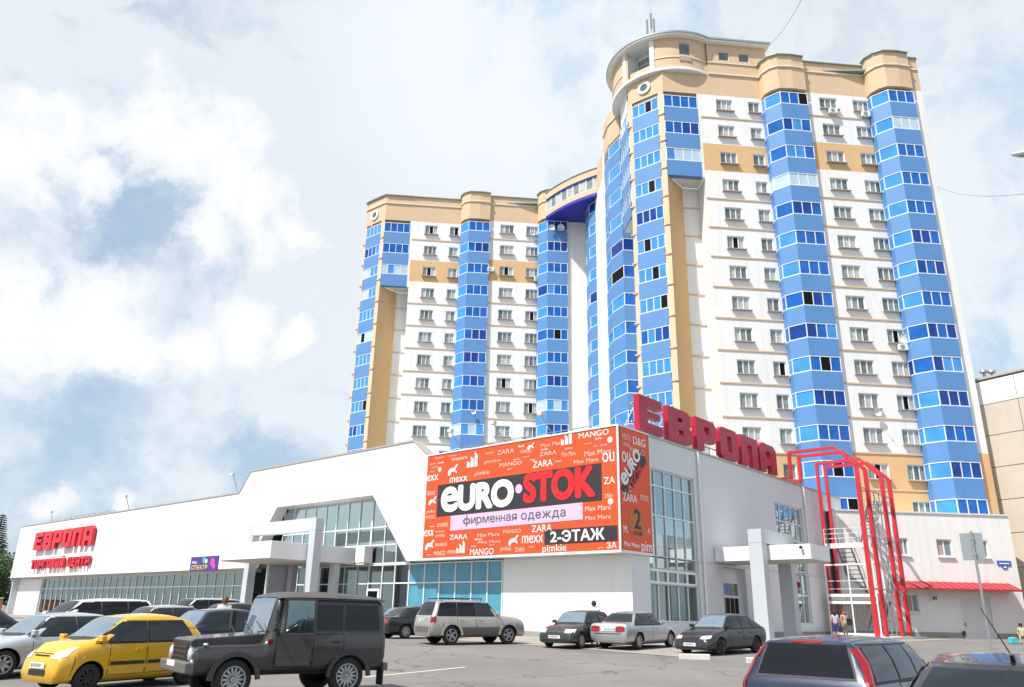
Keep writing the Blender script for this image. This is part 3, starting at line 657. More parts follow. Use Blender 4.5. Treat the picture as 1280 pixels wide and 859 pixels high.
def window(parent,x,y,z,w,n):
    p=PATS[rt.choice([0,0,1,1,2,2,3,3,4,4,5])][:n]
    fm,sm=win_meshes(w,n,(round(w,2),n))
    o=obj('window',pane_mesh(w,n,p),parent,(x,y+.13,z))
    obj('frame',fm,o,(0,-.02,0)); obj('sill',sm,o,(0,-.13,0)); return o
def offset_poly(pts,d):
    """move an open polyline outward (right side of travel) by d"""
    out=[]
    for i,p in enumerate(pts):
        p=Vector(p); ns=[]
        if i>0: e=(p-Vector(pts[i-1])).normalized(); ns.append(Vector((e.y,-e.x)))
        if i<len(pts)-1: e=(Vector(pts[i+1])-p).normalized(); ns.append(Vector((e.y,-e.x)))
        n=sum(ns,Vector((0,0))).normalized(); k=1/max(.5,n.dot(ns[0])); out.append(p+n*d*k)
    return out
def bay_column(parent,pts,cnt,floors,weights,back=.25,panel='blue_siding',ph=(-2.374,-.70)):
    """pts: plan polyline (outside on the right of travel). cnt: panes per segment. One balcony part per floor"""
    P=[Vector(p) for p in pts]
    pm=MB(); o2=offset_poly(P,.05)
    inner=[tuple(P[-1]+Vector((0,back))),tuple(P[0]+Vector((0,back)))] if back else [tuple(p) for p in reversed(offset_poly(P,-.12))]
    poly=[tuple(p) for p in o2]+inner
    pm.ext(poly,ph[0]+.001,ph[1]-.001)
    panel_me=pm.mesh('balcony',[panel])
    bm=bmesh.new(); bm.from_mesh(panel_me); bmesh.ops.recalc_face_normals(bm,faces=bm.faces); bm.to_mesh(panel_me); bm.free()
    fr=MB(); h=.70
    divs=[]
    for i in range(len(P)-1):
        a,b=P[i],P[i+1]
        for k in range(cnt[i]): divs.append((a.lerp(b,k/cnt[i]),a.lerp(b,(k+1)/cnt[i])))
    for i,(a,b) in enumerate(divs):
        fr.bar((*a,-h),(*a,h),.075,.075,up=(1,0,0))
        if i==len(divs)-1: fr.bar((*b,-h),(*b,h),.075,.075,up=(1,0,0))
        for z,t in ((-h+.03,.10),(h-.035,.07)): fr.bar((*a,z),(*b,z),.09,t)
    frm=fr.mesh('frame',['frame_white'])
    variants=[]
    def glaz(pat):
        g=MB()
        for (a,b),p in zip(divs,pat): g.face([(*a,-h),(*b,-h),(*b,h),(*a,h)],GLM.index(p))
        return g.mesh('glazing',GLM)
    for j in floors:
        z=zf(j)
        o=obj('balcony',panel_me,parent,(0,0,z))
        style=rt.choices(['blue','deep','mixed','pale','open'],weights)[0]
        pat=[]
        for i,(a,b) in enumerate(divs):
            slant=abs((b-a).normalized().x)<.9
            base='pane_sky' if slant else 'pane_blue'  # slanted panes coloured paler, for the light they catch
            if style=='deep' and not slant: base=rt.choice(['pane_deep','pane_deep','pane_blue'])
            if style=='mixed': base=rt.choice(['pane_blue','pane_sky','pane_deep'])
            if style=='pale': base=rt.choice(['pane_pale','pane_pale','pane_sky'])
            pat.append(base)
        if style=='open' or rt.random()<.07: pat[-rt.choice([1,2,2,3]) if len(pat)>2 else 0]='pane_dark'
        obj('glazing',glaz(pat),o); obj('frame',frm,o)
def string_courses(parent,p0,p1,floors,name='string_course',h=.13,skip=()):
    p0=Vector(p0); p1=Vector(p1); m=MB(); d=(p1-p0).normalized(); n=Vector((d.y,-d.x))*.05
    m.bar((*(p0+n*.2),0),(*(p1+n*.2),0),.12,h)
    me=m.mesh(name,['string_course'])
    for j in floors:
        if j in skip: continue
        obj(name,me,parent,(0,0,zf(j)-1.55))
def arc(cx,cy,r,a0,a1,n):
    return [(cx+r*math.cos(R(a0+(a1-a0)*i/n)),cy+r*math.sin(R(a0+(a1-a0)*i/n))) for i in range(n+1)]
NF=16
def tower(root,dx,dy,right):
    """one block of the residential building; dx,dy shift of the plan"""
    S=lambda x,y:(x+dx,y+dy)
    zb=0.; 
    Z1,Z2=zf(2)+1.52,zf(2)-1.55     # tan band (third floor from the top)
    ZL=zf(11)-1.55                   # tan base
    ZT=51.2; 
    zoneW=[(zb,ZL,1),(ZL,Z2,0),(Z2,Z1,1),(Z1,ZT,0),(ZT,54.9,2)]
    WM=['white_plaster','ochre_plaster','tan_plaster','pale_pier']
    JJ=list(range(0,14))
    # --- section A
    m=MB(); holes=[]
    A0=18.5
    for j in JJ:
        for c,w in ((21.05,1.7),(24.15,1.2)): holes.append((c-w/2-A0,c+w/2-A0,zf(j)-.68,zf(j)+.68))
    wall_edge(m,S(A0,0),S(25.05,0),zoneW,holes,.2)
    m.build('wall',WM,root,fix=False)
    for j in JJ:
        window(root,21.05+dx,dy,zf(j),1.7,3); window(root,24.15+dx,dy,zf(j),1.2,2)
    # --- section B
    m=MB(); holes=[]; B0=28.85
    for j in JJ:
        for c,w in ((31.2,1.85),(34.65,1.72)): holes.append((c-w/2-B0,c+w/2-B0,zf(j)-.68,zf(j)+.68))
    wall_edge(m,S(B0,-1.6),S(36.1,-1.6),zoneW,holes,.2); m.build('wall',WM,root,fix=False)
    for j in JJ:
        window(root,31.2+dx,-1.6+dy,zf(j),1.85,3); window(root,34.65+dx,-1.6+dy,zf(j),1.72,3)
    # --- recess below the loggia, diagonal ochre wall, upper loggia wall
    m=MB()
    zL=zf(2)-2.40
    wall_edge(m,S(14.75,0),S(16.9,2.2),[(zb,zL,1)]); wall_edge(m,S(16.9,2.2),S(18.5,2.2),[(zb,zL,0)]); wall_edge(m,S(18.5,2.2),S(18.5,0),[(zb,zL,0)])
    wall_edge(m,S(14.75,.6),S(18.2,.6),[(zL,ZT,0)]); wall_edge(m,S(18.2,0),S(18.5,0),[(zL,ZT,0)])
    wall_edge(m,S(14.75,0),S(18.5,0),[(ZT,54.9,2)])
    m.face([(*S(14.76,0),zL+.06),(*S(18.49,0),zL+.06),(*S(18.49,2.2),zL+.06),(*S(16.9,2.2),zL+.06)],0)
    m.build('wall',WM,root,fix=False)
    # --- pier and chamfered corner, left side, right side
    m=MB()
    zoneP=[(zb,ZT,3),(ZT,54.9,2)]
    wall_edge(m,S(11.95,3.0),S(12.2,2.45),zoneP); wall_edge(m,S(14.3,.38),S(14.75,0),zoneP)
    wall_edge(m,S(12.2,2.75),S(14.35,.62),[(zb,ZT,0)]); wall_edge(m,S(12.2,2.45),S(14.3,.38),[(ZT,54.9,2)])
    wall_edge(m,S(36.1,-1.6),S(39.05,-1.6),[(zb,ZT,0),(ZT,54.9,2)]); wall_edge(m,S(39.05,-1.6),S(39.05,-3.2),[(zb,ZL,1),(ZL,ZT,0),(ZT,54.9,2)])
    wall_edge(m,S(39.05,-3.2),S(40.2,-3.2),[(zb,ZL,1),(ZL,ZT,0),(ZT,55.1,2)]); wall_edge(m,S(40.2,-3.2),S(40.2,16),[(zb,ZL,1),(ZL,ZT,0),(ZT,55.1,2)])
    wall_edge(m,S(25.05,0),S(28.85,0),[(zb,ZT,0),(ZT,54.9,2)]); wall_edge(m,S(28.85,0),S(28.85,-1.6),zoneW)
    if right:
        wall_edge(m,S(12.3,34),S(12.3,9.6),[(zb,ZT,0),(ZT,54.9,2)])
        wall_edge(m,S(12.3,9.6),S(13.4,7.9),[(zb,ZT,0),(ZT,54.9,2)]); wall_edge(m,S(13.4,7.9),S(13.4,3.6),[(zb,ZT,0),(ZT,54.9,2)]); wall_edge(m,S(13.4,3.6),S(11.95,3.0),[(zb,ZT,1),(ZT,54.9,2)])
    else:
        wall_edge(m,S(11.95,16),S(11.95,3.0),[(zb,ZT,0),(ZT,54.9,2)])
    m.build('wall',WM,root,fix=False)
    # pier ticks (floor mouldings on the corner piers)
    tk=MB(); tk.box(-.34,.34,-.06,.2,-.07,.07); tme=tk.mesh('pier_moulding',['string_course'])
    for j in range(0,15):
        for px,py in ((12.02,2.72),(14.52,.15)):
            o=obj('pier_moulding',tme,root,(px+dx,py+dy,zf(j)-1.5)); o.rotation_euler=(0,0,R(-45))
    # roof deck
    m=MB(); m.ext([S(12.4,3.2),S(14.8,.3),S(25.3,.3),S(29,-1.3),S(39.3,-2.8),S(40,-2.8),S(40,15.8),S(12.4,15.8)],54.0,54.2); m.build('roof','roof_metal',root)
    # balconies
    wts=[4,3,2.2,1.0,1.0]
    bay_column(root,[S(25.0,.02),S(25.0,-.72),S(26.05,-1.95),S(28.82,-1.95)],[1,1,3],JJ,wts)
    bay_column(root,[S(35.35,-1.58),S(35.35,-2.3),S(36.4,-3.55),S(39.02,-3.55)],[1,1,3],JJ,wts)
    bay_column(root,[S(14.78,.0),S(18.2,.0)],[4],[0,1,2],[4,1,1,2,.3],back=.5)
    bay_column(root,[S(12.22,2.5),S(14.3,.44)],[4],range(0,14),[4,1,2.5,1.3,1.2],back=0)
    # string courses
    string_courses(root,S(18.5,0),S(25.0,0),JJ,skip=(1,2)); string_courses(root,S(28.9,-1.6),S(35.4,-1.6),JJ,skip=(1,2))
    string_courses(root,S(16.9,2.2),S(18.5,2.2),range(3,14)); 
    # crowns over the bays with mouldings
    def crown(pts,z0,z1,mz):
        m=MB(); m.ext([S(*p) for p in pts],z0,z1); m.build('crown','tan_plaster',root)
        n=[p for p in pts]; q=offset_poly([S(*p) for p in n[:-2]],.06); m=MB()
        for i in range(len(q)-1): m.bar((*q[i],mz),(*q[i+1],mz),.14,.17)
        m.build('moulding','moulding',root)
        m=MB(); q=offset_poly([S(*p) for p in n[:-2]],.03)
        for i in range(len(q)-1): m.bar((*q[i],z1+.05),(*q[i+1],z1+.05),.34,.10)
        m.build('coping','roof_metal',root)
    def bayp(x0,y0,x1,x2,y1):
        return [(x0,y0),(x0,y0-.75),((x0+x1)/2-.12,(y0-.75+y1)/2-.16),(x1,y1),((x1+x2)/2,y1-.12),(x2,y1),(x2,y0+1.2),(x0,y0+1.2)]
    crown(bayp(24.98,-.0,26.05,28.84,-2.0),ZT-.03,55.12,53.75)
    crown(bayp(35.33,-1.6,36.4,39.06,-3.6),ZT-.03,55.32,53.75)
    for a,b in (((18.5,0),(24.98,0)),((28.9,-1.6),(35.33,-1.6)),((39.06,-3.2),(40.2,-3.2))):
        if right and a[0]==18.5: continue
        m=MB(); m.bar((*S(a[0],a[1]-.04),53.75),(*S(b[0],b[1]-.04),53.75),.13,.17); m.build('moulding','moulding',root)
    for a,b,z in (((28.9,-1.6),(35.33,-1.6),54.9),((39.06,-3.2),(40.2,-3.2),55.1),((40.2,-3.2),(40.2,16),55.1)):
        m=MB(); m.bar((*S(*a),z+.05),(*S(*b),z+.05),.34,.10); m.build('coping','roof_metal',root)
    # oculus in the corner face
    c=Vector((*S(13.22,1.36),52.45))
    m=MB(); e=Vector((1,-1,0)).normalized(); nn=Vector((-1,-1,0)).normalized()
    f=lambda x,y,z:tuple(c+e*x+Vector((0,0,y))+nn*z)
    m.lathe([(.42,.02),(.42,.10),(.72,.10),(.74,.0)],28,f); w_=m.build('oculus_window','frame_white',root)
    m=MB(); m.lathe([(0.001,.03),(.42,.03)],28,f); m.build('pane','pane_shade',w_)

tr=thing('apartment_tower','tall white and tan apartment tower with blue glazed bays and round rooftop drum','apartment building',TOW_O,TOW_RZ)
tower(tr,0,0,True)
# --- drum on the corner of the right tower
CX_,CY_=16.9,5.3
def drum():
    r=5.8; z0,z1=53.9,57.55
    # wall with an open balcony between -152 and -124 deg
    for i in range(80):
        if i==0: m=MB()
        a0=-330+300*i/80; a1=-330+300*(i+1)/80
        if -152.5<a0 and a1<-123.5:
            if m.v: m.build('drum_wall','tan_plaster',tr,fix=False); m=MB()
            continue
        p,q=arc(CX_,CY_,r,a0,a1,1)
        wins=[(-93.8,-82.4)]
        if any(w0<=a0 and a1<=w1+.01 for w0,w1 in wins): m.face([(*p,z0),(*q,z0),(*q,55.5),(*p,55.5)]); m.face([(*p,56.9),(*q,56.9),(*q,z1),(*p,z1)])
        else: m.face([(*p,z0),(*q,z0),(*q,z1),(*p,z1)])
    m.build('drum_wall','tan_plaster',tr,fix=False)
    m=MB(); p,q=arc(CX_,CY_,r-.12,-94,-82.2,1); m.face([(*p,55.5),(*q,55.5),(*q,56.9),(*p,56.9)]); w=m.build('window','pane_shade',tr,fix=False)
    m=MB(); m.bar((*p,55.5),(*q,55.5),.1); m.bar((*p,56.9),(*q,56.9),.1); m.bar((*p,55.5),(*p,56.9),.1); m.bar((*q,55.5),(*q,56.9),.1); m.build('frame','frame_white',w)
    p,q=arc(CX_,CY_,r+.05,-94,-82,1); m=MB(); m.bar((*p,54.95),(*q,54.95),.12,.55); m.build('sill','sill',w)
    # balcony recess
    m=MB(); b=arc(CX_,CY_,r-1.6,-158,-118,8)
    for i in range(8): m.face([(*b[i],z0+.1),(*b[i+1],z0+.1),(*b[i+1],z1),(*b[i],z1)])
    for an in (-153,-123): p=arc(CX_,CY_,r,an,an,1)[0]; q=arc(CX_,CY_,r-1.7,an,an,1)[0]; m.face([(*p,z0),(*q,z0),(*q,z1),(*p,z1)])
    m.build('balcony_wall','white_plaster',tr,fix=False)
    m=MB(); b=arc(CX_,CY_,r-1.5,-150,-126,4)
    for i in range(4): m.bar((*b[i],54.1),(*b[i],57),.09); m.bar((*b[i+1],54.1),(*b[i+1],57),.09); m.bar((*b[i],54.15),(*b[i+1],54.15),.1); m.bar((*b[i],57),(*b[i+1],57),.1); m.bar((*b[i],56.2),(*b[i+1],56.2),.08)
    w=m.build('window','frame_white',tr); m=MB()
    for i in range(4): m.face([(*b[i],54.1),(*b[i+1],54.1),(*b[i+1],57),(*b[i],57)])
    m.build('pane','pane_green',w,fix=False)
    m=MB()
    for a0,a1 in ((-157,-152.4),(-123.6,-119)):
        q=arc(CX_,CY_,r+.09,a0,a1,3)
        for i in range(3): m.face([(*q[i],z0),(*q[i+1],z0),(*q[i+1],z1),(*q[i],z1)])
        for an in (a0,a1): p=arc(CX_,CY_,r-.3,an,an,1)[0]; p2=arc(CX_,CY_,r+.09,an,an,1)[0]; m.face([(*p,z0),(*p2,z0),(*p2,z1),(*p,z1)])
    m.build('pilaster','white_plaster',tr,fix=False)
    # rings
    def ring(name,r0,r1,za,zb_,mt,a0=-330,a1=-30):
        m=MB(); n=72; o_=arc(CX_,CY_,r1,a0,a1,n); i_=arc(CX_,CY_,r0,a0,a1,n)
        for k in range(n):
            m.face([(*o_[k],za),(*o_[k+1],za),(*o_[k+1],zb_),(*o_[k],zb_)]); m.face([(*i_[k],za),(*i_[k+1],za),(*o_[k+1],za),(*o_[k],za)]); m.face([(*i_[k],zb_),(*i_[k+1],zb_),(*o_[k+1],zb_),(*o_[k],zb_)])
        m.build(name,mt,tr,fix=False)
    ring('drum_soffit',1.0,5.93,53.62,53.92,'white_plaster')
    ring('moulding',5.75,5.87,55.12,55.27,'moulding',-208,-153); ring('moulding',5.75,5.87,55.12,55.27,'moulding',-123,-30)
    ring('eave',1.0,6.42,57.56,57.72,'white_plaster'); ring('drum_roof',.2,6.5,57.73,57.93,'roof_metal')
drum()
# penthouse band running right from the drum over section A
m=MB(); wall_edge(m,(19.6,-.02),(25.9,-.02),[(53.7,57.55,0)],[(1.25,2.35,55.55,56.75),(3.4,4.5,55.55,56.75)],.2,0); wall_edge(m,(25.9,-.02),(25.9,8),[(53.7,57.55,0)]); m.build('penthouse_wall','tan_plaster',tr,fix=False)
for x in (21.4,23.55):
    m=MB(); m.face([(x-.55,.12,55.55),(x+.55,.12,55.55),(x+.55,.12,56.75),(x-.55,.12,56.75)]); w=m.build('window','pane_shade',tr,fix=False)
    m=MB()
    for s in (-1,1): m.box(x+s*.55-.05,x+s*.55+.05,.05,.12,55.55,56.75)
    m.box(x-.5,x+.5,.05,.12,55.55,55.64); m.box(x-.5,x+.5,.05,.12,56.66,56.75); m.build('frame','frame_white',w)
m=MB(); m.bar((19.6,-.06,53.8),(25.95,-.06,53.8),.14,.18); m.bar((19.6,-.06,55.2),(25.95,-.06,55.2),.10,.12); m.build('moulding','moulding',tr)
m=MB(); m.box(18.6,26.35,-.6,8.3,57.74,57.945); m.build('penthouse_roof','roof_metal',tr); m=MB(); m.box(18.8,26.25,-.5,8.2,57.545,57.735); m.build('eave','white_plaster',tr)
m=MB()
for dx_,h in ((0,4.0),(.45,4.9),(.75,4.2)):
    m.tube((14.1+dx_,2.2,57.9),(14.1+dx_,2.2,57.9+h),.05,6); m.box(14.0+dx_,14.2+dx_,2.05,2.2,57.9+h-1.9,57.9+h)
m.box(13.7,15.3,1.9,2.5,57.93,58.25); m.build('antenna','steel',tr)
bay_column(tr,[(11.93,6.4),(11.93,3.05)],[4],range(0,4),[3,2,2,.5,.4],back=0)
m=MB(); m.box(11.96,13.38,3.62,6.4,zf(3)-2.45,54.9); m.build('loggia_core','white_plaster',tr)
# left side of the right tower: two bay columns and rounded crown
def side_bay(pts,crown_):
    bay_column(tr,pts,[1,1,1],range(0,14),[5,.6,2.5,.6,.9],back=0)
    (a,b_,c,d_)=pts
    m=MB(); m.ext([(p[0]+.12,p[1]+.10) for p in pts]+[(d_[0],a[1])],0,51.1); m.build('bay_core','white_plaster',tr)
    if crown_:
        o_=[tuple(p) for p in offset_poly([Vector(p) for p in pts],.06)]
        m=MB(); m.ext(o_+[(d_[0],a[1])],51.12,55.2); m.build('crown','tan_plaster',tr)
        o_=[tuple(p) for p in offset_poly([Vector(p) for p in pts],.12)]; m=MB()
        for p,q in zip(o_[:-1],o_[1:]): m.bar((*p,53.75),(*q,53.75),.14,.17)
        m.build('moulding','moulding',tr)
side_bay([(11.45,12.4),(11.45,10.1),(12.15,7.8),(13.38,7.8)],True)
side_bay([(11.75,25.0),(11.75,23.0),(12.55,21.2),(13.7,21.2)],False)
m=MB(); m.box(11.9,12.28,14.3,15.3,0,53.4); m.build('wall_fin','white_plaster',tr)

# --- left tower: same plan shifted back along the diagonal
LX,LY=-29.3,31.2
tl=thing('apartment_tower','farther white and tan apartment tower with blue bays, left of the drum-topped one','apartment building',TOW_O,TOW_RZ)
tower(tl,LX,LY,False)
m=MB(); m.ext([(40.2+LX-.0,27.9),(12.9,27.9),(12.9,29),(40.2+LX,29)],0,51); m.build('wall','white_plaster',tl)
# top of the corner: extra parapet strip
S_=lambda x,y:(x+LX,y+LY)
m=MB(); q=[S_(11.9,3.0),S_(12.15,2.4),S_(14.25,.33),S_(14.75,-.05),S_(18.5,-.05)]
for i in range(4): m.bar((*q[i],54.95),(*q[i+1],54.95),.36,.12)
m.build('coping','roof_metal',tl); m=MB()
for i in range(4): m.bar((*q[i],53.75),(*q[i+1],53.75),.16,.17)
m.build('moulding','moulding',tl)
m=MB(); m.bar((*S_(18.5,-.0),54.95),(*S_(25,-.0),54.95),.36,.12); m.build('coping','roof_metal',tl)
# --- curved gallery bridging the inner corner
def gallery():
    P0,P1=Vector((6.9,27.6)),Vector((13.5,19.6)); n=10
    nm=Vector((-.762,-.648)); pts=[]
    for i in range(n+1):
        s=i/n; p=P0.lerp(P1,s)+nm*(1.35*4*s*(1-s)*.5); pts.append(p)
    back=[Vector((13.9,28.5)),Vector((7.0,31))]
    def strip(name,d,z0,z1,mt,th=.25):
        m=MB(); o_=[p+nm*d for p in pts]; i_=[p+nm*(d-th) for p in pts]
        for k in range(n):
            m.face([(*o_[k],z0),(*o_[k+1],z0),(*o_[k+1],z1),(*o_[k],z1)]); m.face([(*i_[k],z0),(*i_[k+1],z0),(*o_[k+1],z0),(*o_[k],z0)]); m.face([(*i_[k],z1),(*i_[k+1],z1),(*o_[k+1],z1),(*o_[k],z1)])
        return m.build(name,mt,tl,fix=False)
    m=MB(); m.ext([tuple(p+nm*.02) for p in pts]+[tuple(b) for b in back],50.9,51.15); m.build('gallery_soffit','blue_soffit',tl)
    strip('gallery_trim',.10,50.85,51.25,'blue_soffit'); strip('gallery_parapet',.02,51.26,52.0,'tan_plaster'); strip('gallery_trim',.07,53.6,53.75,'blue_soffit')
    strip('gallery_cornice',.12,53.76,54.7,'tan_plaster',.5); strip('coping',.22,54.71,54.82,'roof_metal',.7)
    m=MB(); m.ext([tuple(p) for p in pts]+[tuple(b) for b in back],54.3,54.5); m.build('gallery_roof','roof_metal',tl)
    for k in range(n):
        a,b=pts[k]-nm*.08,pts[k+1]-nm*.08
        m=MB(); m.face([(*a,52.0),(*b,52.0),(*b,53.6),(*a,53.6)]); w=m.build('window',['pane_curtain','pane_green'][k%2],tl,fix=False)
        m=MB(); m.bar((*a,52),(*a,53.6),.13); m.bar((*a,52.04),(*b,52.04),.1); m.build('frame','frame_white',w)
    m=MB(); m.ext([tuple(p-nm*.6) for p in pts]+[tuple(b) for b in back],51.2,54.2); m.build('gallery_core','interior_dark',tl)
gallery()

# --- things fixed to the facades
def dish(x,y,z,label,r=.35,az_=0):
    t=thing('satellite_dish',label,'satellite dish',TOW_M@Vector((x,y,z)),TOW_RZ+az_,'satellite dishes on the towers')
    m=MB(); m.lathe([(.02,.0),(r*.5,.03),(r*.85,.09),(r,.14)],16,lambda a,b,c:(a,-c-.2,b)); m.build('reflector','pale_steel',t,smooth=True)
    m=MB(); m.tube((0,0,-.1),(0,-.25,0),.025,6); m.tube((0,-.3,-r*.8),(0,-.75,0),.015,5); m.box(-.04,.04,-.82,-.72,-.04,.04); m.build('arm','steel',t)
def aircon(x,y,z,label):
    t=thing('air_conditioner',label,'air conditioner',TOW_M@Vector((x,y,z)),TOW_RZ,'air conditioners on the towers')
    m=MB(); m.box(-.42,.42,-.42,-.1,0,.56); bevel(m.build('casing','frame_white',t),.02)
    m=MB(); m.lathe([(0.01,0),(.21,0),(.21,.02),(0.01,.02)],16,lambda a,b,c:(a-.1,-.425-c,b+.28)); m.build('fan_grille','steel',t)
    m=MB(); m.bar((-.35,-.0,-.05),(-.35,-.42,-.05),.04); m.bar((.35,-.0,-.05),(.35,-.42,-.05),.04); m.build('bracket','steel',t)
aircon(31.4,-1.62,zf(0)-1.35,'white air conditioner under the top window just right of the drum tower\'s middle bay')
aircon(34.8,-1.62,zf(0)-1.4,'white air conditioner under the top window beside the rightmost blue bay')
aircon(34.9,-1.62,zf(8)-1.4,'white air conditioner below a window beside the rightmost bay, mid height of the tower')
aircon(31.0+LX-1.9,-1.6+LY,zf(2)-.3,'air conditioner left of a window on the farther tower\'s ochre band')
aircon(34.0+LX+1.3,-1.6+LY,zf(2)-1.3,'air conditioner below the right window on the farther tower\'s ochre band')
dish(31.6,-1.7,zf(10)-1.1,'white satellite dish below a window low on the drum tower',.36)
dish(35.3,-1.7,zf(8)-.3,'large white satellite dish at the edge of the rightmost bay',.5,-.4)
dish(36.9+LX,-3.7+LY,zf(0)-.55,'left one of two satellite dishes under the curved blue gallery',.42)
dish(38.1+LX,-3.7+LY,zf(0)-.5,'right one of two satellite dishes under the curved blue gallery',.5)
dish(27.5+LX,-2.1+LY,zf(8)-1.0,'small satellite dish on the farther tower\'s middle blue bay',.3)
dish(34.6+LX,-1.7+LY,zf(0)-.6,'small satellite dish under a top window of the farther tower',.3)
# ------------------------------------------------------------ fire escape with red frames (shopping-centre frame)
mat('dark_steel',(.17,.18,.19),.5,metal=.5,var=.15,vscale=4)
fe=thing('fire_escape','steel fire escape inside red square arches at the end of the shopping centre','fire escape',MALL_O,MALL_RZ)
for k,v in enumerate((21.5,23.3,26.8,28.6)):
    m=MB(); s=.21
    m.box(v-s/2,v+s/2,-.55-s/2,-.55+s/2,.25 if k>1 else 10.7,12.49)
    if k<2: m.box(v-s/2,v+s/2,-.6,.5,10.735,10.86)
    m.box(v-s/2+.002,v+s/2-.002,-3.8,-.55-s/2,12.5,12.71); m.box(v-s/2,v+s/2,-.55-s/2,-.55+s/2,12.495,12.7)
    m.ext([(-3.8,12.5),(-3.8,12.71),(-5.2,11.3),(-5.0,11.12)],v-s/2,v+s/2,lambda a,b,c:(c,a,b))
    m.box(v-s/2,v+s/2,-5.25,-4.98,.25,11.2)
    m.build('red_arch','red_paint',fe)
m=MB()
for z in (3.2,6.6,9.8): m.bar((23.3,-5.1,z),(28.6,-5.1,z),.07); m.bar((21.5,-5.1,z),(23.3,-5.1,z),.07)
m.bar((23.4,-5.1,6.6),(26.7,-5.1,9.8),.08); m.bar((26.7,-5.1,3.2),(23.4,-5.1,6.6),.08)
for v_ in (24.6,25.7): m.bar((v_,-5.1,.3),(v_,-5.1,9.8),.06)
for z in (3.2,6.6): m.bar((23.3,-3.95,z),(23.3,-5.1,z),.06); m.bar((28.6,-3.95,z),(28.6,-5.1,z),.06); m.bar((26.8,-.6,z-.2),(26.8,-5.1,z-.2),.09)
m.bar((26.8,-4.0,.3),(28.6,-5.1,3.2),.05); m.bar((28.6,-4.0,3.2),(26.8,-5.1,6.6),.05)
m.build('bracing','steel',fe)
m=MB(); m.box(20.5,29.6,-5.9,-.06,-.2,.24); m.build('base_slab','kerb',fe)
def platform(z,v0,v1,u0,u1,rail=True):
    m=MB(); m.box(v0,v1,u0,u1,z-.12,z); m.build('platform','pale_steel',fe)
    m=MB(); m.box(v0-.02,v0+.04,u0-.03,u1+.02,z-.30,z+.06); m.box(v0+.05,v1,u0-.035,u0+.02,z-.30,z+.06); m.build('platform_edge','pale_steel',fe)
    if rail:
        m=MB()
        for i in range(5):
            u=u0+(u1-u0)*i/4; m.tube((v0+.01,u,z+.06),(v0+.01,u,z+1.1),.025,6)
        for i in range(1,5):
            v=v0+(v1-v0)*i/4; m.tube((v,u0,z+.06),(v,u0,z+1.1),.025,6)
        for h in (.4,.75,1.1): m.tube((v0+.01,u0,z+h),(v0+.01,u1,z+h),.022,6); m.tube((v0,u0,z+h),(v1,u0,z+h),.022,6)
        m.build('railing','pale_steel',fe)
platform(6.5,26.3,27.9,-3.9,-.7); platform(2.85,26.3,31.4,-3.95,-.75,False)
def flight(v0,z0,v1,z1,u0,u1):
    n=12
    for i in range(n):
        s=(i+.5)/n; v=v0+(v1-v0)*s; z=z0+(z1-z0)*s
        m=MB(); m.box(v-.14,v+.14,u0+.05,u1-.05,z-.02,z+.02); m.build('step','dark_steel',fe)
    m=MB()
    for u in (u0,u1): m.bar((v0,u,z0-.05),(v1,u,z1-.05),.05,.22)
    m.build('stringer','dark_steel',fe)
    m=MB()
    for u in (u0,u1):
        m.tube((v0,u,z0+.95),(v1,u,z1+.95),.022,6)
        for i in range(5): s=i/4; v=v0+(v1-v0)*s; z=z0+(z1-z0)*s; m.tube((v,u,z),(v,u,z+.95),.018,6)
    m.build('handrail','steel',fe)
flight(27.9,6.45,30.9,2.9,-2.0,-1.0); flight(30.4,2.8,27.2,.3,-3.6,-2.6); flight(27.9,6.5,30.9,9.9,-3.6,-2.7)
# pale square-tube cage round the lower landing
m=MB(); v=26.15
for u in (-.55,-2.2,-3.95): m.bar((v,u,.24),(v,u,5.05),.09)
for z in (.32,2.42,2.9,5.03): m.bar((v,-.5,z),(v,-3.95,z),.10,.12 if z<2 or z>3 else .2)
for z in (.32,2.9,5.03): m.bar((v,-3.95,z),(29.6,-3.95,z),.09)
for vv in (27.6,29.6): m.bar((vv,-3.95,.24),(vv,-3.95,5.0),.08)
m.build('cage_frame','pale_steel',fe)
m=MB()
for i in range(26): u=-.62-i*.13; m.bar((v+.02,u,.34),(v+.02,u,2.36),.018)
for i in range(14): z=.45+i*.14; m.bar((v+.02,-.6,z),(v+.02,-3.9,z),.014)
m.build('cage_mesh','dark_steel',fe)
m=MB(); m.bar((v+.01,-.6,3.9),(v+.01,-3.9,3.9),.04); m.bar((v+.01,-.6,3.35),(v+.01,-3.9,3.35),.04); m.build('railing','pale_steel',fe)

# ------------------------------------------------------------ low white annex (tower frame)
mat('awning_red',(.40,.035,.045),.5,var=.15,vscale=2)
an=thing('annex_building','low white service building with a red canopy in front of the right tower','building',TOW_O,TOW_RZ)
m=MB(); AW=-5.0
holesA=[(33.1,34.35,6.05,7.35),(36.15,37.35,6.05,7.35),(30.05,30.75,6.05,7.35),(34.25,36.7,.12,3.15),(30.0,30.9,1.9,3.2)]
A0=24.6
wall_edge(m,(A0,AW),(39.5,AW),[(-.3,9.3,0)],[(a-A0,b-A0,c,d_) for a,b,c,d_ in holesA],.22); wall_edge(m,(39.5,AW),(39.5,-1),[(-.3,9.3,0)])
m.face([(A0,AW,9.28),(39.5,AW,9.28),(39.5,-1,9.28),(A0,-1,9.28)]); m.build('wall','white_plaster',an,fix=False)
m=MB(); m.box(A0,39.58,AW-.08,AW+.25,9.3,9.42); m.box(39.3,39.58,AW+.26,-1,9.3,9.42); m.build('coping','pale_steel',an)
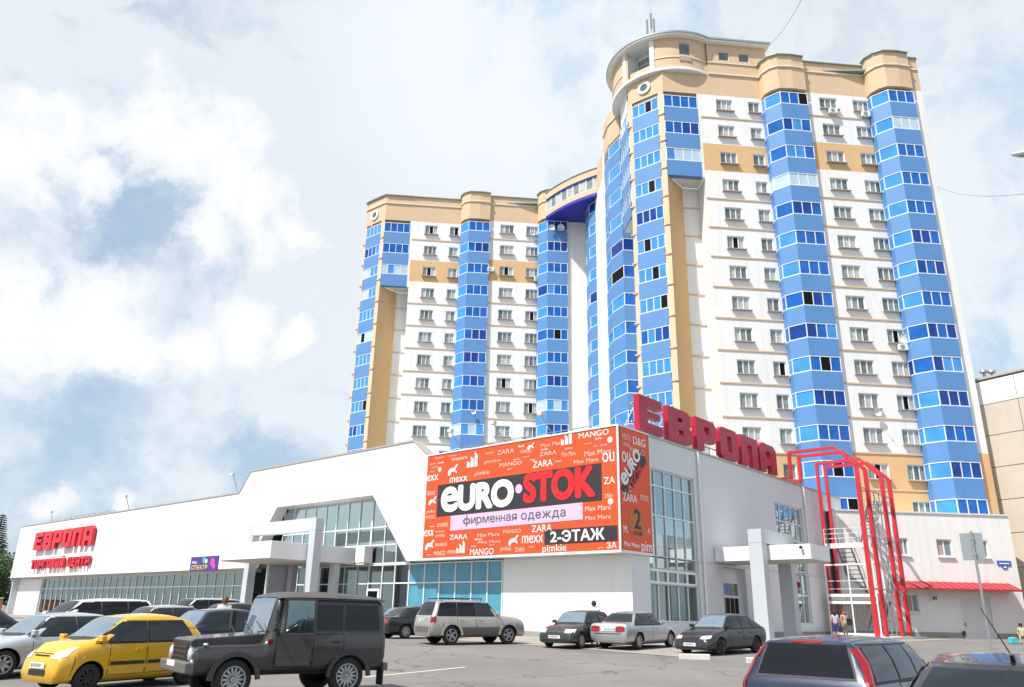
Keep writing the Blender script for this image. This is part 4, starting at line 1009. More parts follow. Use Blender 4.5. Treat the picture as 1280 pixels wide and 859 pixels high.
for a,b,c,d_ in (holesA[0],holesA[1],holesA[2],holesA[4]):
    m=MB(); y=AW+.16; m.face([(a,y,c),((a+b)/2,y,c),((a+b)/2,y,d_),(a,y,d_)],1); m.face([((a+b)/2,y,c),(b,y,c),(b,y,d_),((a+b)/2,y,d_)],0); w=m.build('window',['pane_green','sill'],an,fix=False)
    m=MB()
    for x in (a+.03,(a+b)/2,b-.03): m.box(x-.04,x+.04,y-.05,y+.02,c,d_)
    m.box(a,b,y-.045,y+.02,c,c+.08); m.box(a,b,y-.045,y+.02,d_-.08,d_); m.build('frame','frame_white',w)
    m=MB(); m.box(a-.1,b+.1,AW-.14,AW+.1,c-.1,c-.02); m.build('sill','frame_white',w)
a,b,c,d_=holesA[3]; m=MB(); m.box(a,b,AW+.14,AW+.2,c,d_); 
g=m.build('garage_door','pale_steel',an); m=MB(); m.box(a+.2,a+.3,AW+.08,AW+.14,1.0,1.25); m.build('handle','steel',g)
m=MB()
for i in range(1,6): m.box(a+.02,b-.02,AW+.125,AW+.141,c+i*.5,c+i*.5+.03)
m.build('rib','frame_white',g)
m=MB(); m.box(A0,34.2,AW-.06,AW-.002,-.3,.5); m.box(36.8,39.55,AW-.06,AW-.002,-.3,.5); m.build('plinth','plinth',an)
m=MB(); m.ext([(AW-.003,3.55),(AW-1.35,3.5),(AW-1.35,3.62),(AW-.003,4.15)],28.9,38.5,lambda a,b,c:(c,a,b)); m.build('canopy','awning_red',an)
m=MB()
for i in range(17): x=29.1+i*.58; m.ext([(AW-.01,4.155),(AW-1.36,3.625),(AW-1.36,3.66),(AW-.01,4.19)],x,x+.04,lambda a,b,c:(c,a,b))
m.build('canopy_rib','awning_red',an)
m=MB(); m.box(31.85,32.45,AW-.14,AW-.002,2.75,3.15); o=m.build('lamp_box','frame_white',an); m=MB(); m.box(31.95,32.35,AW-.16,AW-.141,2.82,3.08); m.build('lamp_glass','pane_shade',o)
m=MB(); m.tube((34.1,AW-.15,.3),(34.1,AW-.15,.62),.1,8); m.build('bollard','print_black',an)
sp=thing('street_plate','small blue street name plate near the right end of the annex','sign',TOW_O,TOW_RZ)
m=MB(); y=AW; m.ext([(37.9,5.45),(38.95,5.45),(39.0,5.55),(39.0,5.85),(37.85,5.85),(37.85,5.55)],y-.05,y-.004,lambda a,b,c:(a,c,b)); m.lathe([(0,0),(.24,0),(.24,.05),(0,.05)],14,lambda a,b,c:(38.43+a,y-.004-c*.9,5.38+b*.8)); m.build('plate','blue_plate',sp)
m=MB(); m.box(38.0,38.85,y-.058,y-.051,5.6,5.68); m.box(38.32,38.54,y-.058,y-.051,5.3,5.42); m.build('white_band','print_white',sp)

# ------------------------------------------------------------ beige panel block at the right edge
bq=Vector((41.15,65.35,0)); bdir=Vector((.52,-.854,0)).normalized()
bl=thing('panel_block','beige concrete panel apartment block behind the right tower','apartment building',bq,math.atan2(bdir.y,bdir.x))
m=MB(); m.box(-.4,6.0,.10,9,-.2,21.35); m.build('core','joint',bl)
for r_ in range(8):
    for c_ in range(2):
        x0=-.4+c_*3.2; m=MB() if False else None
        z0=.1+r_*2.72
        if r_>=7:
            continue
        k=MB(); k.box(x0+.03,x0+3.17,0,.095,z0+.03,z0+2.69); k.build('panel','beige_panel',bl)
for c_ in range(2):
    x0=-.4+c_*3.2; k=MB(); k.box(x0+.03,x0+3.17,-.02,.095,19.17,21.2); k.build('parapet_panel','white_plaster',bl)
k=MB(); k.box(-.5,6.1,-.12,.5,21.36,21.55); k.build('coping','coping',bl)
t=thing('roof_vent','pair of small dark roof vents on the beige panel block','vent',bq+bdir*1.3+Vector((0,0,21.5)),0)
for s in (-.35,.35): m=MB(); m.tube((s,.8,0),(s,.8,.5),.12,10); m.lathe([(.05,.75),(.3,.7),(.34,.5),(.12,.45)],12,lambda a,b,c:(s+a,.8+b,c)); m.build('cowl','steel',t)
mat('brick',(.36,.11,.06),.85,var=.2,vscale=5)
t=thing('brick_shed','small red brick shed at the far right edge','shed',(40.0,56.9,.1),TOW_RZ); m=MB(); m.box(0,4,0,1.6,-.3,4.6); m.build('wall','brick',t); m=MB(); m.box(-.15,4.15,-.15,1.75,4.61,4.8); m.build('roof','coping',t)

# ------------------------------------------------------------ street furniture
t=thing('traffic_sign','grey back of a traffic sign on a thin pole before the annex','traffic sign',(14.0,24.0,gz(24)),R(-34))
m=MB(); m.tube((0,0,0),(0,0,4.15),.035,10); m.build('pole','steel',t)
m=MB(); m.box(-.33,.27,.04,.055,3.3,4.1); bevel(m.build('plate','steel',t),.006,1)
m=MB(); m.box(-.05,.05,-.04,.04,3.45,3.5); m.box(-.05,.05,-.04,.04,3.9,3.95); m.build('clamp','steel',t)
mat('lamp_glass',(.30,.29,.26),.2)
t=thing('street_lamp','street lamp head reaching in from the right edge of the picture','street lamp',(12.6,13.2,gz(13)),0)
m=MB(); m.tube((0,0,0),(0,0,10.6),.10,10,.06); m.build('pole','steel',t)
m=MB(); m.tube((0,0,10.5),(-1.55,.6,10.9),.035,8); m.build('arm','steel',t)
m=MB(); f=lambda a,b,c:(-1.86-c*.93,.72+b*.9+c*.36,10.93+a*.5+c*.12); m.lathe([(.01,-.36),(.09,-.33),(.13,-.05),(.12,.18),(.05,.33),(.01,.35)],14,f); m.build('lamp_head','pale_steel',t,smooth=True)
m=MB(); m.lathe([(.01,-.2),(.08,-.17),(.09,.05),(.04,.2),(.01,.22)],12,lambda a,b,c:tuple(Vector(f(a,b,c))+Vector((0,0,-.045)))); m.build('lamp_glass','lamp_glass',t,smooth=True)
def cable(name,p,q,sag,label):
    m=MB(); p=Vector(p); q=Vector(q); n=14; pr=p
    for i in range(1,n+1):
        s=i/n; c=p.lerp(q,s)-Vector((0,0,sag*4*s*(1-s))); m.tube(pr,c,.018,4); pr=c
    o=m.build(name,'steel'); tag(o,label,'cable'); return o
cable('overhead_cable',TOW_M@Vector((40.2,-3.0,40.5)),(12.6,13.2,9.6),.8,'thin cable running from the right tower toward the street lamp')
cable('overhead_cable',TOW_M@Vector((26.0,.0,57.9)),(12.5,24,27),1.0,'thin cable running up from the right tower roof out of the picture')
# kerb blocks, parking lines, paving strip
def kerb(x,y,L_,ang,label):
    m=MB(); m.box(-L_/2,L_/2,-.09,.09,-.05,.17); o=bevel(m.build('kerb_stone','kerb'),.02); o.location=(x,y,gz(y)); o.rotation_euler=(0,0,ang); tag(o,label,'kerb','white kerb stones by the parked cars')
kerb(6.5,28.8,1.05,R(-6),'white kerb stone below the nose of the dark graphite hatchback')
kerb(8.5,27.8,1.0,R(-6),'white kerb stone just left of the station wagon roof')
def sheet(name,pts,mt,dz):
    m=MB(); m.face([(x,y,gz(y)+dz) for x,y in pts]); return struct(m.build(name,mt,fix=False))
def strip_poly(x0,y0,x1,y1,w):
    d=Vector((x1-x0,y1-y0)).normalized(); n=Vector((-d.y,d.x))*w/2; return [(x0-n.x,y0-n.y),(x1-n.x,y1-n.y),(x1+n.x,y1+n.y),(x0+n.x,y0+n.y)]
# parking bay lines
for (x0,y0,x1,y1) in ((-3.6,21.5,-1.17,24.6),):
    n=4; m=MB()
    for i in range(n):
        a=Vector((x0,y0)).lerp(Vector((x1,y1)),i/n); b=Vector((x0,y0)).lerp(Vector((x1,y1)),(i+1)/n)
        pp=strip_poly(a.x,a.y,b.x,b.y,.11); m.face([(x,y,gz(y)+.006) for x,y in pp])
    struct(m.build('parking_line','line_paint',fix=False))
# paved strip along the foot of the shopping centre and towards the annex
mm=lambda v,u:tuple((MALL_M@Vector((v,u,0)))[:2])
def pave(name,quad,nx,ny,dz,mt):
    m=MB(); g={}
    a,b,c,d=[Vector(q) for q in quad]
    for i in range(nx+1):
        for j in range(ny+1):
            p=a.lerp(b,i/nx).lerp(d.lerp(c,i/nx),j/ny); g[i,j]=len(m.v); m.v.append((p.x,p.y,gz(p.y)+dz))
    for i in range(nx):
        for j in range(ny): m.f.append((g[i,j],g[i+1,j],g[i+1,j+1],g[i,j+1])); m.m.append(0)
    return struct(m.build(name,mt))
pave('pavement',[mm(-7.5,88),mm(-7.5,-7.5),mm(1.2,-7.5),mm(1.2,88)],60,6,.012,'paving')
pave('pavement',[mm(1.2,-7.5),mm(31,-7.5),mm(31,0.0),mm(1.2,0.0)],20,4,.012,'paving')

# ------------------------------------------------------------ trees at the left edge
mat('bark',(.10,.07,.05),.9,var=.3,vscale=6,bump=.6,bscale=12)
mat('leaf_dark',(.022,.055,.022),.6,var=.4,vscale=1.2); mat('leaf_green',(.055,.11,.025),.6,var=.4,vscale=1.0); mat('leaf_light',(.10,.17,.04),.6,var=.3,vscale=1.0)
def spruce(x,y,h,label):
    t=thing('spruce_tree',label,'tree',(x,y,gz(y)),0,'trees beyond the left end of the shopping centre'); r_=random.Random(int(x*7+h))
    m=MB(); m.tube((0,0,0),(0,0,h),.22,8,.03); m.build('trunk','bark',t)
    m=MB(); k=0; z=h*.12
    while z<h*.98:
        L_=(1-z/h)*h*.26+.25; nb=r_.randint(9,12); a0=r_.random()*6
        for i in range(nb):
            a=a0+6.283*i/nb+r_.uniform(-.25,.25); Lb=L_*r_.uniform(.75,1.15); d=Vector((math.cos(a),math.sin(a),0)); s=Vector((-d.y,d.x,0))
            for q in range(int(Lb*14)+4):
                f=(q+1)/(int(Lb*14)+4); c=d*(Lb*f)+Vector((0,0,z-.28*Lb*f*f+.1*f)); wv=.55*(1-f*.55)
                for e in (-1,1):
                    tip=c+s*e*wv+d*.12+Vector((0,0,-.10-r_.random()*.1)); b1=c+d*.05; b2=c-d*.07
                    m.face([b1,tip,b2],r_.randrange(2)); 
        z+=h*.022
    m.build('crown',['leaf_dark','leaf_green'],t,fix=False)
def leafy(x,y,h,rad,label,seed):
    t=thing('deciduous_tree',label,'tree',(x,y,gz(y)),0,'trees beyond the left end of the shopping centre'); r_=random.Random(seed)
    m=MB(); m.tube((0,0,0),(0,0,h*.5),.2,8,.13)
    cl=[]
    for i in range(16):
        a=r_.random()*6.283; rr=rad*r_.uniform(.2,.85); z=h*r_.uniform(.3,.92); rr*=1-.5*abs(z/h-.5); c=Vector((rr*math.cos(a),rr*math.sin(a),z)); cl.append((c,rad*r_.uniform(.28,.5)))
        m.tube((0,0,h*r_.uniform(.25,.5)),c,.06,5,.02)
    m.build('trunk','bark',t)
    m=MB()
    for c,s in cl:
        tone=r_.choices([0,1,2],[2,4,2])[0]
        for i in range(330):
            d=Vector((r_.gauss(0,1),r_.gauss(0,1),r_.gauss(0,1))).normalized()*s*r_.uniform(.45,1.08); p=c+d; a=Vector((r_.gauss(0,1),r_.gauss(0,1),r_.gauss(0,.6))).normalized()*.13; b=a.cross(Vector((r_.gauss(0,1),r_.gauss(0,1),r_.gauss(0,1)))).normalized()*.09
            m.face([p-a,p+b,p+a,p-b],tone if r_.random()<.7 else r_.randrange(3))
    m.build('crown',['leaf_dark','leaf_green','leaf_light'],t,fix=False)
spruce(-67.5,106,12.6,'tall dark spruce at the far left edge')
leafy(-62.6,99,7.4,3.0,'round green tree just left of the shopping centre end',4)
leafy(-70.5,108,8.5,3.5,'green tree behind the far left spruce',9)
leafy(-66.0,104,6.4,3.4,'bushy green tree under the far left spruce',12)
leafy(-78,118,10,4,'farthest green tree at the left edge',15)
t=thing('brick_wall','low brown brick wall at the far left, below the trees','wall',(-66,96,gz(96)),R(20)); m=MB(); m.box(-9,6.2,0,.3,-.2,1.75); m.build('wall','brick',t); m=MB(); m.box(-9.05,6.25,-.05,.35,1.751,1.85); m.build('coping','kerb',t)
# ------------------------------------------------------------ cars
import numpy as np
def paint(name,c,metal=0.,rough=.35,coat=.8): return mat(name,c,rough,metal=metal,coat=coat,var=.04,vscale=3)
paint('paint_yellow',(.72,.40,.012)); paint('paint_olive',(.036,.035,.036),rough=.36,coat=.4); paint('paint_silver',(.46,.47,.49),metal=.55,rough=.38)
paint('paint_beige_silver',(.44,.42,.39),metal=.55,rough=.4); paint('paint_black',(.012,.012,.015)); paint('paint_graphite',(.022,.023,.028),metal=.3,rough=.25)
paint('paint_white',(.72,.73,.74)); paint('paint_navy',(.012,.02,.05),metal=.3); paint('paint_pale_silver',(.56,.58,.60),metal=.5); paint('paint_dark_green',(.012,.028,.028))
mat('soft_top',(.085,.08,.078),.85,var=.08,vscale=4,bump=.3,bscale=50)
mat('tyre',(.022,.022,.023),.85,bump=.3,bscale=40); mat('rim_silver',(.42,.43,.44),.38,metal=.6); mat('rim_dark',(.03,.03,.032),.5)
mat('black_plastic',(.025,.025,.027),.6); mat('grey_plastic',(.13,.125,.12),.6); mat('car_gap',(.006,.006,.006),.9)
mat('lamp_clear',(.62,.66,.70),.08,spec=.9,coat=.5); mat('lamp_red',(.28,.006,.010),.15,coat=.4); mat('lamp_amber',(.7,.18,.01),.15,coat=.5); mat('plate_white',(.72,.72,.70),.5); mat('chrome',(.7,.7,.7),.15,metal=1)
mat('car_glass',(.016,.021,.025),.03,spec=.55)
mat('car_glass_tint',(.006,.007,.010),.04,spec=.4)
cg=mat('car_glass_sky',(.12,.17,.22),.03,spec=1.0); cg.node_tree.nodes['Principled BSDF'].inputs['IOR'].default_value=2.0  # pale blue base puts a sky reflection into the glass colour

def pchip(xs,ys,q):
    xs=np.array(xs,float); ys=np.array(ys,float); h=np.diff(xs); d=np.diff(ys)/h; m=np.zeros(len(xs)); m[0]=d[0]; m[-1]=d[-1]
    for i in range(1,len(xs)-1):
        if d[i-1]*d[i]<=0: m[i]=0
        else: w1=2*h[i]+h[i-1]; w2=h[i]+2*h[i-1]; m[i]=(w1+w2)/(w1/d[i-1]+w2/d[i])
    i=np.clip(np.searchsorted(xs,q)-1,0,len(h)-1); t=(q-xs[i])/h[i]
    return (2*t**3-3*t**2+1)*ys[i]+(t**3-2*t**2+t)*h[i]*m[i]+(-2*t**3+3*t**2)*ys[i+1]+(t**3-t**2)*h[i]*m[i+1]
_tyre={}
def wheel(parent,x,y,r,w,side,rim='rim_silver',spokes=6,steer=0):
    key=(r,w,rim,spokes)
    if key not in _tyre:
        f=lambda a,b,c:(a,c,b)
        m=MB(); m.lathe([(r*.62,-w/2),(r*.90,-w/2),(r*.97,-w*.42),(r,-w*.3),(r,w*.3),(r*.97,w*.42),(r*.90,w/2),(r*.62,w/2)],28,f); t=m.mesh('wheel',['tyre'])
        m=MB(); m.lathe([(r*.655,w*.47),(r*.62,w*.50),(r*.57,w*.36),(r*.50,w*.14),(.01,w*.12)],28,f,mi=1); m.lathe([(r*.66,w*.46),(r*.66,w*.505),(r*.60,w*.51),(r*.58,w*.36)],28,f); m.lathe([(.01,w*.40),(r*.16,w*.38),(r*.2,w*.14)],16,f)
        for k in range(spokes):
            a=2*math.pi*k/spokes; d=Vector((math.cos(a),0,math.sin(a))); 
            m.bar(d*r*.12+Vector((0,w*.33,0)),d*r*.61+Vector((0,w*.40,0)),r*(.22 if spokes<8 else .13),.03,up=(0,1,0))
        rm=m.mesh('rim',[rim,'rim_dark'])
        for me in (t,rm):
            bm=bmesh.new(); bm.from_mesh(me); bmesh.ops.recalc_face_normals(bm,faces=bm.faces); bm.to_mesh(me); bm.free()
            me.polygons.foreach_set('use_smooth',[True]*len(me.polygons))
        _tyre[key]=(t,rm)
    t,rm=_tyre[key]
    o=obj('wheel',t,parent,(x,y,r)); o.rotation_euler=(0,0,(0 if side>0 else math.pi)+steer); obj('rim',rm,o); return o

def make_car(name,label,pos,heading,sp,group=None,steer=0):
    h=R(90-heading)   # heading azimuth -> rotation of local +x
    X,Y=pos; root=thing(name,label,sp.get('cat','car'),(X,Y,gz(Y)),h,group)
    # pitch to follow the sloping lot
    d=Vector((math.cos(h),math.sin(h))); e=1.2
    root.rotation_euler=(0,-math.atan2(gz(Y+d.y*e)-gz(Y-d.y*e),2*e),h)
    L_,Wd,H=sp['L'],sp['W'],sp['H']; hw=Wd/2; P=sp['paint']
    ws0,ws1,re,rb=sp['ws0'],sp['ws1'],sp['re'],sp['rb']; belt=sp['belt']; hood=sp['hood']; nose=sp['nose']; tail=sp['tail']; cl=sp.get('cl',.22); wt=sp.get('wt',.74)*hw
    cw=sp.get('cw',.80)   # cowl half width share
    F=L_/2; st=[(-F,.40,tail-.34,tail-.30,hw*.84,hw*.70),(-F+.05,.30,tail-.12,tail-.06,hw*.93,hw*.80),(rb,cl+.03,belt-.0,max(tail,belt+.03),hw*.985,hw*.83),(re,cl,belt,H-sp.get('reh',.055),hw,wt*.97),((re+ws1)/2,cl,belt,H,hw,wt),(ws1,cl,belt-.01,H-.045,hw,wt*.96),(ws0,cl,belt-.05,hood,hw*.99,hw*cw)]
    if sp.get('deck'): st.insert(2,(-F+.16,cl+.04,tail-.06,tail,hw*.96,hw*.80))
    st+=[((ws0+F)/2,cl,(belt+nose)/2-.09,(hood+nose)/2+.015,hw*.985,hw*(cw-.04)),(F-.22,cl,nose-.12,nose,hw*.93,hw*(cw-.10)),(F-.05,cl+.0,nose-.26,nose-.14,hw*.86,hw*.66),(F,cl+.10,nose-.42,nose-.36,hw*.78,hw*.55)]
    if sp.get('box'):
        st=[(-F,cl+.05,belt,H-.30,hw*.95,wt*.92),(-F+.05,cl,belt,H-.16,hw*.985,wt*.96),(rb+.06,cl,belt,H-.12,hw,wt*.97),(re+.15,cl,belt,H-.03,hw,wt),((re+ws1)/2,cl,belt,H,hw,wt),(ws1,cl,belt-.01,H-.045,hw,wt*.98),(ws0,cl,1.02,hood,hw*.99,hw*cw),(ws0+.07,cl,.95,1.02,hw*.99,hw*.93),(F-.30,cl,.925,.99,hw*.985,hw*.92),(F-.05,cl,.90,.965,hw*.975,hw*.91),(F,cl+.02,.87,.93,hw*.955,hw*.89)]
    xs=[s[0] for s in st]; q=np.unique(np.concatenate([np.linspace(-F,F,64),np.array(xs)]))
    C_=[pchip(xs,[s[k] for s in st],q) for k in range(1,6)]
    m=MB(); rings=[]
    for i,x in enumerate(q):
        zb,zl,zt,wb_,wt_=[c[i] for c in C_]; k=min(1,max(0,(zt-zl)/.35)); dz=zl-zb
        half=[(0,zb),(wb_*.80,zb),(wb_*.95,zb+.14*dz),(wb_*1.0,zb+.36*dz),(wb_*1.005,zb+.66*dz),(wb_*.985,zl-.10*dz),(wb_*.955,zl),(wb_*.955+(wt_-wb_*.955)*.5+.02*k,zl+(zt-zl)*.5),(wt_,zt-.055*k-.012),(wt_*.90,zt-.02*k-.003),(wt_*.6,zt-.004),(0,zt+.008)]
        ring=half+[(-y,z) for y,z in reversed(half[1:-1])]
        rings.append(len(m.v)); m.v+=[(x,y,z) for y,z in ring]
    n=len(ring)
    for a,b in zip(rings[:-1],rings[1:]):
        for k in range(n): m.f.append((a+k,a+(k+1)%n,b+(k+1)%n,b+k)); m.m.append(0)
    for a in (rings[0],rings[-1]): m.f.append(tuple(a+k for k in range(n))); m.m.append(0)
    body=m.build('body',[P,'black_plastic'],root,smooth=True)
    bvh=BVHTree.FromPolygons([v.co for v in body.data.vertices],[tuple(p.vertices) for p in body.data.polygons])
    def hit(o,dv):
        r_=bvh.ray_cast(Vector(o),Vector(dv)); return (r_[0],r_[1]) if r_[0] is not None else (None,None)
    def patch(nm,mt,lo,hi,axis,off,par=root,rows=5,sub=4,sgn=1,th=0):
        """lo/hi polylines in the view plane, draped onto the body. axis 'y' (x,z) or 'x' (y,z)"""
        def dens(pl):
            o_=[]
            for (a,b) in zip(pl[:-1],pl[1:]):
                for k in range(sub): o_.append((a[0]+(b[0]-a[0])*k/sub,a[1]+(b[1]-a[1])*k/sub))
            return o_+[pl[-1]]
        lo,hi=dens(lo),dens(hi); m=MB(); g={}
        for i in range(len(lo)):
            for j in range(rows+1):
                s=j/rows; a=lo[i][0]+(hi[i][0]-lo[i][0])*s; b=lo[i][1]+(hi[i][1]-lo[i][1])*s
                if axis=='y': p,nn=hit((a,3*sgn,b),(0,-sgn,0)); fb=(a,hw*.9*sgn,b)
                else: p,nn=hit((4*sgn,a,b),(-sgn,0,0)); fb=None
                if p is None:
                    if fb: p=Vector(fb); nn=Vector((0,sgn,0))
                    else: continue
                if axis=='y' and nn.y*sgn<0 or axis=='x' and nn.x*sgn<0: nn=-nn
                g[i,j]=len(m.v); m.v.append(tuple(p+nn*off))
        for i in range(len(lo)-1):
            for j in range(rows):
                if all(k in g for k in ((i,j),(i+1,j),(i+1,j+1),(i,j+1))): m.f.append((g[i,j],g[i+1,j],g[i+1,j+1],g[i,j+1])); m.m.append(0)
        o=m.build(nm,mt,par,smooth=True,fix=False)
        return o
    def inset(pl_lo,pl_hi,d):
        cx=sum(p[0] for p in pl_lo+pl_hi)/len(pl_lo+pl_hi); cz=sum(p[1] for p in pl_lo+pl_hi)/len(pl_lo+pl_hi)
        g=lambda p:(p[0]+(d if p[0]<cx else -d),p[1]+(d if p[1]<cz else -d)); return [g(p) for p in pl_lo],[g(p) for p in pl_hi]
    gl=sp.get('glass','car_glass'); glr=sp.get('glass_rear',gl)
    fo=sp['fo']; wb=sp['wb']; xf=F-fo; xr=xf-wb; wr=sp['wr']
    # windows and doors on both sides
    z0,z1=belt+sp.get('wz0',.02),H-sp.get('wz1',.115)
    fx=lambda z:ws0+(ws1-ws0)*((z-hood)/(H-hood))-sp.get('apil',.09)
    rx=lambda z:rb+(re-rb)*((z-max(tail,belt))/(H-max(tail,belt)))+sp.get('cpil',.16)
    cuts=sp['cuts']   # pillar x positions (front to rear), windows between them
    for sg in (1,-1):
        ed=[None]+list(cuts)+[None]
        for k in range(len(ed)-1):
            f0=fx(z0) if ed[k] is None else ed[k]-.035; f1=fx(z1) if ed[k] is None else ed[k]-.035
            r0=rx(z0) if ed[k+1] is None else ed[k+1]+.035; r1=rx(z1) if ed[k+1] is None else ed[k+1]+.035
            if ed[k] is None and f1>f0: f1=f0
            lo,hi=[(r0,z0),(f0,z0)],[(r1,z1),(f1,z1)]
            lo2,hi2=inset(lo,hi,-.03)
            patch('window_trim',sp.get('trim','black_plastic'),lo2,hi2,'y',.006,sgn=sg)
            patch('side_window',glr if k else gl,lo,hi,'y',.014,sgn=sg)
        zs0=cl+.13; dd=sp['doors']   # door x ranges
        for (a,b) in dd:
            zt_=belt-.02
            ar=max(0,wr+.05-abs(b-xr)) if False else 0
            lo=[(b,zs0),(a,zs0)]; hi=[(b,zt_),(a,zt_)]
            if b<xr+wr+.1:   # rear door cut round the wheel arch
                lo=[(b,wr*2+.08),(xr+wr+.08,zs0+.02),(a,zs0)]; hi=[(b,zt_),(xr+wr+.08,zt_),(a,zt_)]
            l2,h2=inset(lo,hi,-.012)
            patch('door_gap','car_gap',l2,h2,'y',.002,sgn=sg,rows=6); dr=patch('door',P,lo,hi,'y',.0055,sgn=sg,rows=6)
            if sp.get('strip'): patch('side_strip',sp['strip'],[(b+.02,.50),(a-.02,.50)],[(b+.02,.57),(a-.02,.57)],'y',.013,sgn=sg,rows=2)
            p,nn=hit((b+.17,3*sg,zt_-.13),(0,-sg,0))
            if p: mm_=MB(); mm_.box(p.x-.08,p.x+.09,min(p.y,p.y+.035*sg),max(p.y,p.y+.035*sg),p.z-.018,p.z+.018); mm_.build('handle',sp.get('handle',P),dr)
        if sp.get('clad'): # grey lower cladding
            patch('cladding',sp['clad'],[(xr+wr+.06,cl+.03),(xf-wr-.06,cl+.03)],[(xr+wr+.06,cl+.36),(xf-wr-.06,cl+.36)],'y',.012,sgn=sg)
        if not sp.get('box'):   # bumper joints, fuel flap
            for xa,za,zb_ in ((xf+wr+.10,.34,nose-.16),(xr-wr-.09,.34,tail-.22)):
                if -F+.08<xa<F-.08: patch('panel_gap','car_gap',[(xa,za),(xa+.014,za)],[(xa-.05*(1 if xa>0 else -1),zb_),(xa-.05*(1 if xa>0 else -1)+.014,zb_)],'y',.004,sgn=sg,rows=4,sub=1)
            if sg<0: patch('fuel_flap',P,[(xr-.10,belt-.24),(xr+.08,belt-.24)],[(xr-.10,belt-.08),(xr+.08,belt-.08)],'y',.006,sgn=sg,rows=2,sub=2)
        # mirror
        p,nn=hit((fx(z0)-.08,3*sg,belt+.05),(0,-sg,0))
        if p is not None and sp.get('mirror',True):
            mm_=MB(); y0=p.y; mm_.box(p.x-.06,p.x+.05,min(y0,y0+.17*sg),max(y0,y0+.17*sg),p.z-.02,p.z+.10); o=bevel(mm_.build('mirror',sp.get('mirror_mat',P),root),.025,3)
            mm_=MB(); mm_.box(p.x-.066,p.x-.061,min(y0+.05*sg,y0+.15*sg),max(y0+.05*sg,y0+.15*sg),p.z,p.z+.085); mm_.build('mirror_glass','car_glass_sky',o)
    # windscreens
    yw=lambda z,zlo,zhi,wlo,whi:wlo+(whi-wlo)*(z-zlo)/(zhi-zlo)
    a,b=hood+.03,H-.075; wlo,whi=hw*cw*.98,wt*.84
    patch('windscreen_trim','black_plastic',[(-wlo-.02,a-.03),(0,a-.045),(wlo+.02,a-.03)],[(-whi-.03,b+.03),(0,b+.035),(whi+.03,b+.03)],'x',.003,sgn=1,rows=6)
    wsn=patch('windscreen',sp.get('glass_front',gl),[(-wlo+.03,a),(0,a-.01),(wlo-.03,a)],[(-whi,b),(0,b+.01),(whi,b)],'x',.008,sgn=1,rows=6)
    mm_=MB(); 
    for yy in (-.35,.2): p,nn=hit((4,yy,a+.03),(-1,0,0)); p2,_=hit((4,yy+.5*(wlo/.6),a+.06),(-1,0,0)); 
    if p and p2: mm_.tube(p+Vector((.02,0,.0)),p2+Vector((.02,0,0)),.012,5); mm_.build('wiper','black_plastic',wsn)
    zr0=max(tail,belt)+.05; zr1=H-.10; wl,wh=hw*.72,wt*.82
    if sp.get('rear_window',True):
        patch('rear_window_trim','black_plastic',[(-wl-.03,zr0-.03),(0,zr0-.03),(wl+.03,zr0-.03)],[(-wh-.03,zr1+.03),(0,zr1+.035),(wh+.03,zr1+.03)],'x',.003,sgn=-1,rows=6)
        patch('rear_window',glr,[(-wl,zr0),(0,zr0),(wl,zr0)],[(-wh,zr1),(0,zr1),(wh,zr1)],'x',.008,sgn=-1,rows=6)
    # bonnet edge line and lower bumper line
    if not sp.get('box'):
        patch('bonnet_gap','car_gap',[(-hw*.66,nose-.115),(0,nose-.10),(hw*.66,nose-.115)],[(-hw*.66,nose-.103),(0,nose-.088),(hw*.66,nose-.103)],'x',.006,sgn=1,rows=1,sub=6)
        patch('tailgate_gap','car_gap',[(-hw*.62,.575),(0,.575),(hw*.62,.575)],[(-hw*.62,.588),(0,.588),(hw*.62,.588)],'x',.006,sgn=-1,rows=1,sub=6)
    # lamps, grille, plates
    for (nm,mt,axis,sgn,lo,hi) in sp['lamps']:
        for s in (1,-1):
            l2=[(s*p[0],p[1]) for p in lo] if axis=='x' else lo; h2=[(s*p[0],p[1]) for p in hi] if axis=='x' else hi
            if axis=='x': patch(nm,mt,l2,h2,'x',.010,sgn=sgn,rows=3)
            else: patch(nm,mt,l2,h2,'y',.010,sgn=s,rows=3)
    for (nm,mt,sgn,y0,y1,a,b) in sp.get('faces',[]):
        patch(nm,mt,[(y0,a),((y0+y1)/2,a),(y1,a)],[(y0,b),((y0+y1)/2,b),(y1,b)],'x',.009,sgn=sgn,rows=3)
    for (za,zb2,dp,ds) in sp.get('corner_lamps',[]):
        for s in (1,-1):
            g=[]; nz=10
            for k in range(nz+1):
                z=za+(zb2-za)*k/nz; row=[]
                xr_=hit((-4,0,z),(1,0,0))[0].x; yw_=hit((xr_+.16,3*s,z),(0,-s,0))[0]
                yw_=abs(yw_.y)
                for f_ in (dp,dp*.5,.035):
                    p,nn=hit((-4,s*(yw_-f_),z),(1,0,0)); row.append(p+Vector((-.012,0,0)) if p else None)
                xe=row[2].x if row[2] else xr_
                for f_ in (.05,ds):
                    p,nn=hit((xe+f_,3*s,z),(0,-s,0)); row.append(p+Vector((0,s*.012,0)) if p else None)
                g.append(row)
            m=MB()
            for k in range(nz):
                for q in range(4):
                    c4=[g[k][q],g[k][q+1],g[k+1][q+1],g[k+1][q]]
                    if all(c is not None for c in c4): m.face(c4)
            m.build('taillight','lamp_red',root,smooth=True)
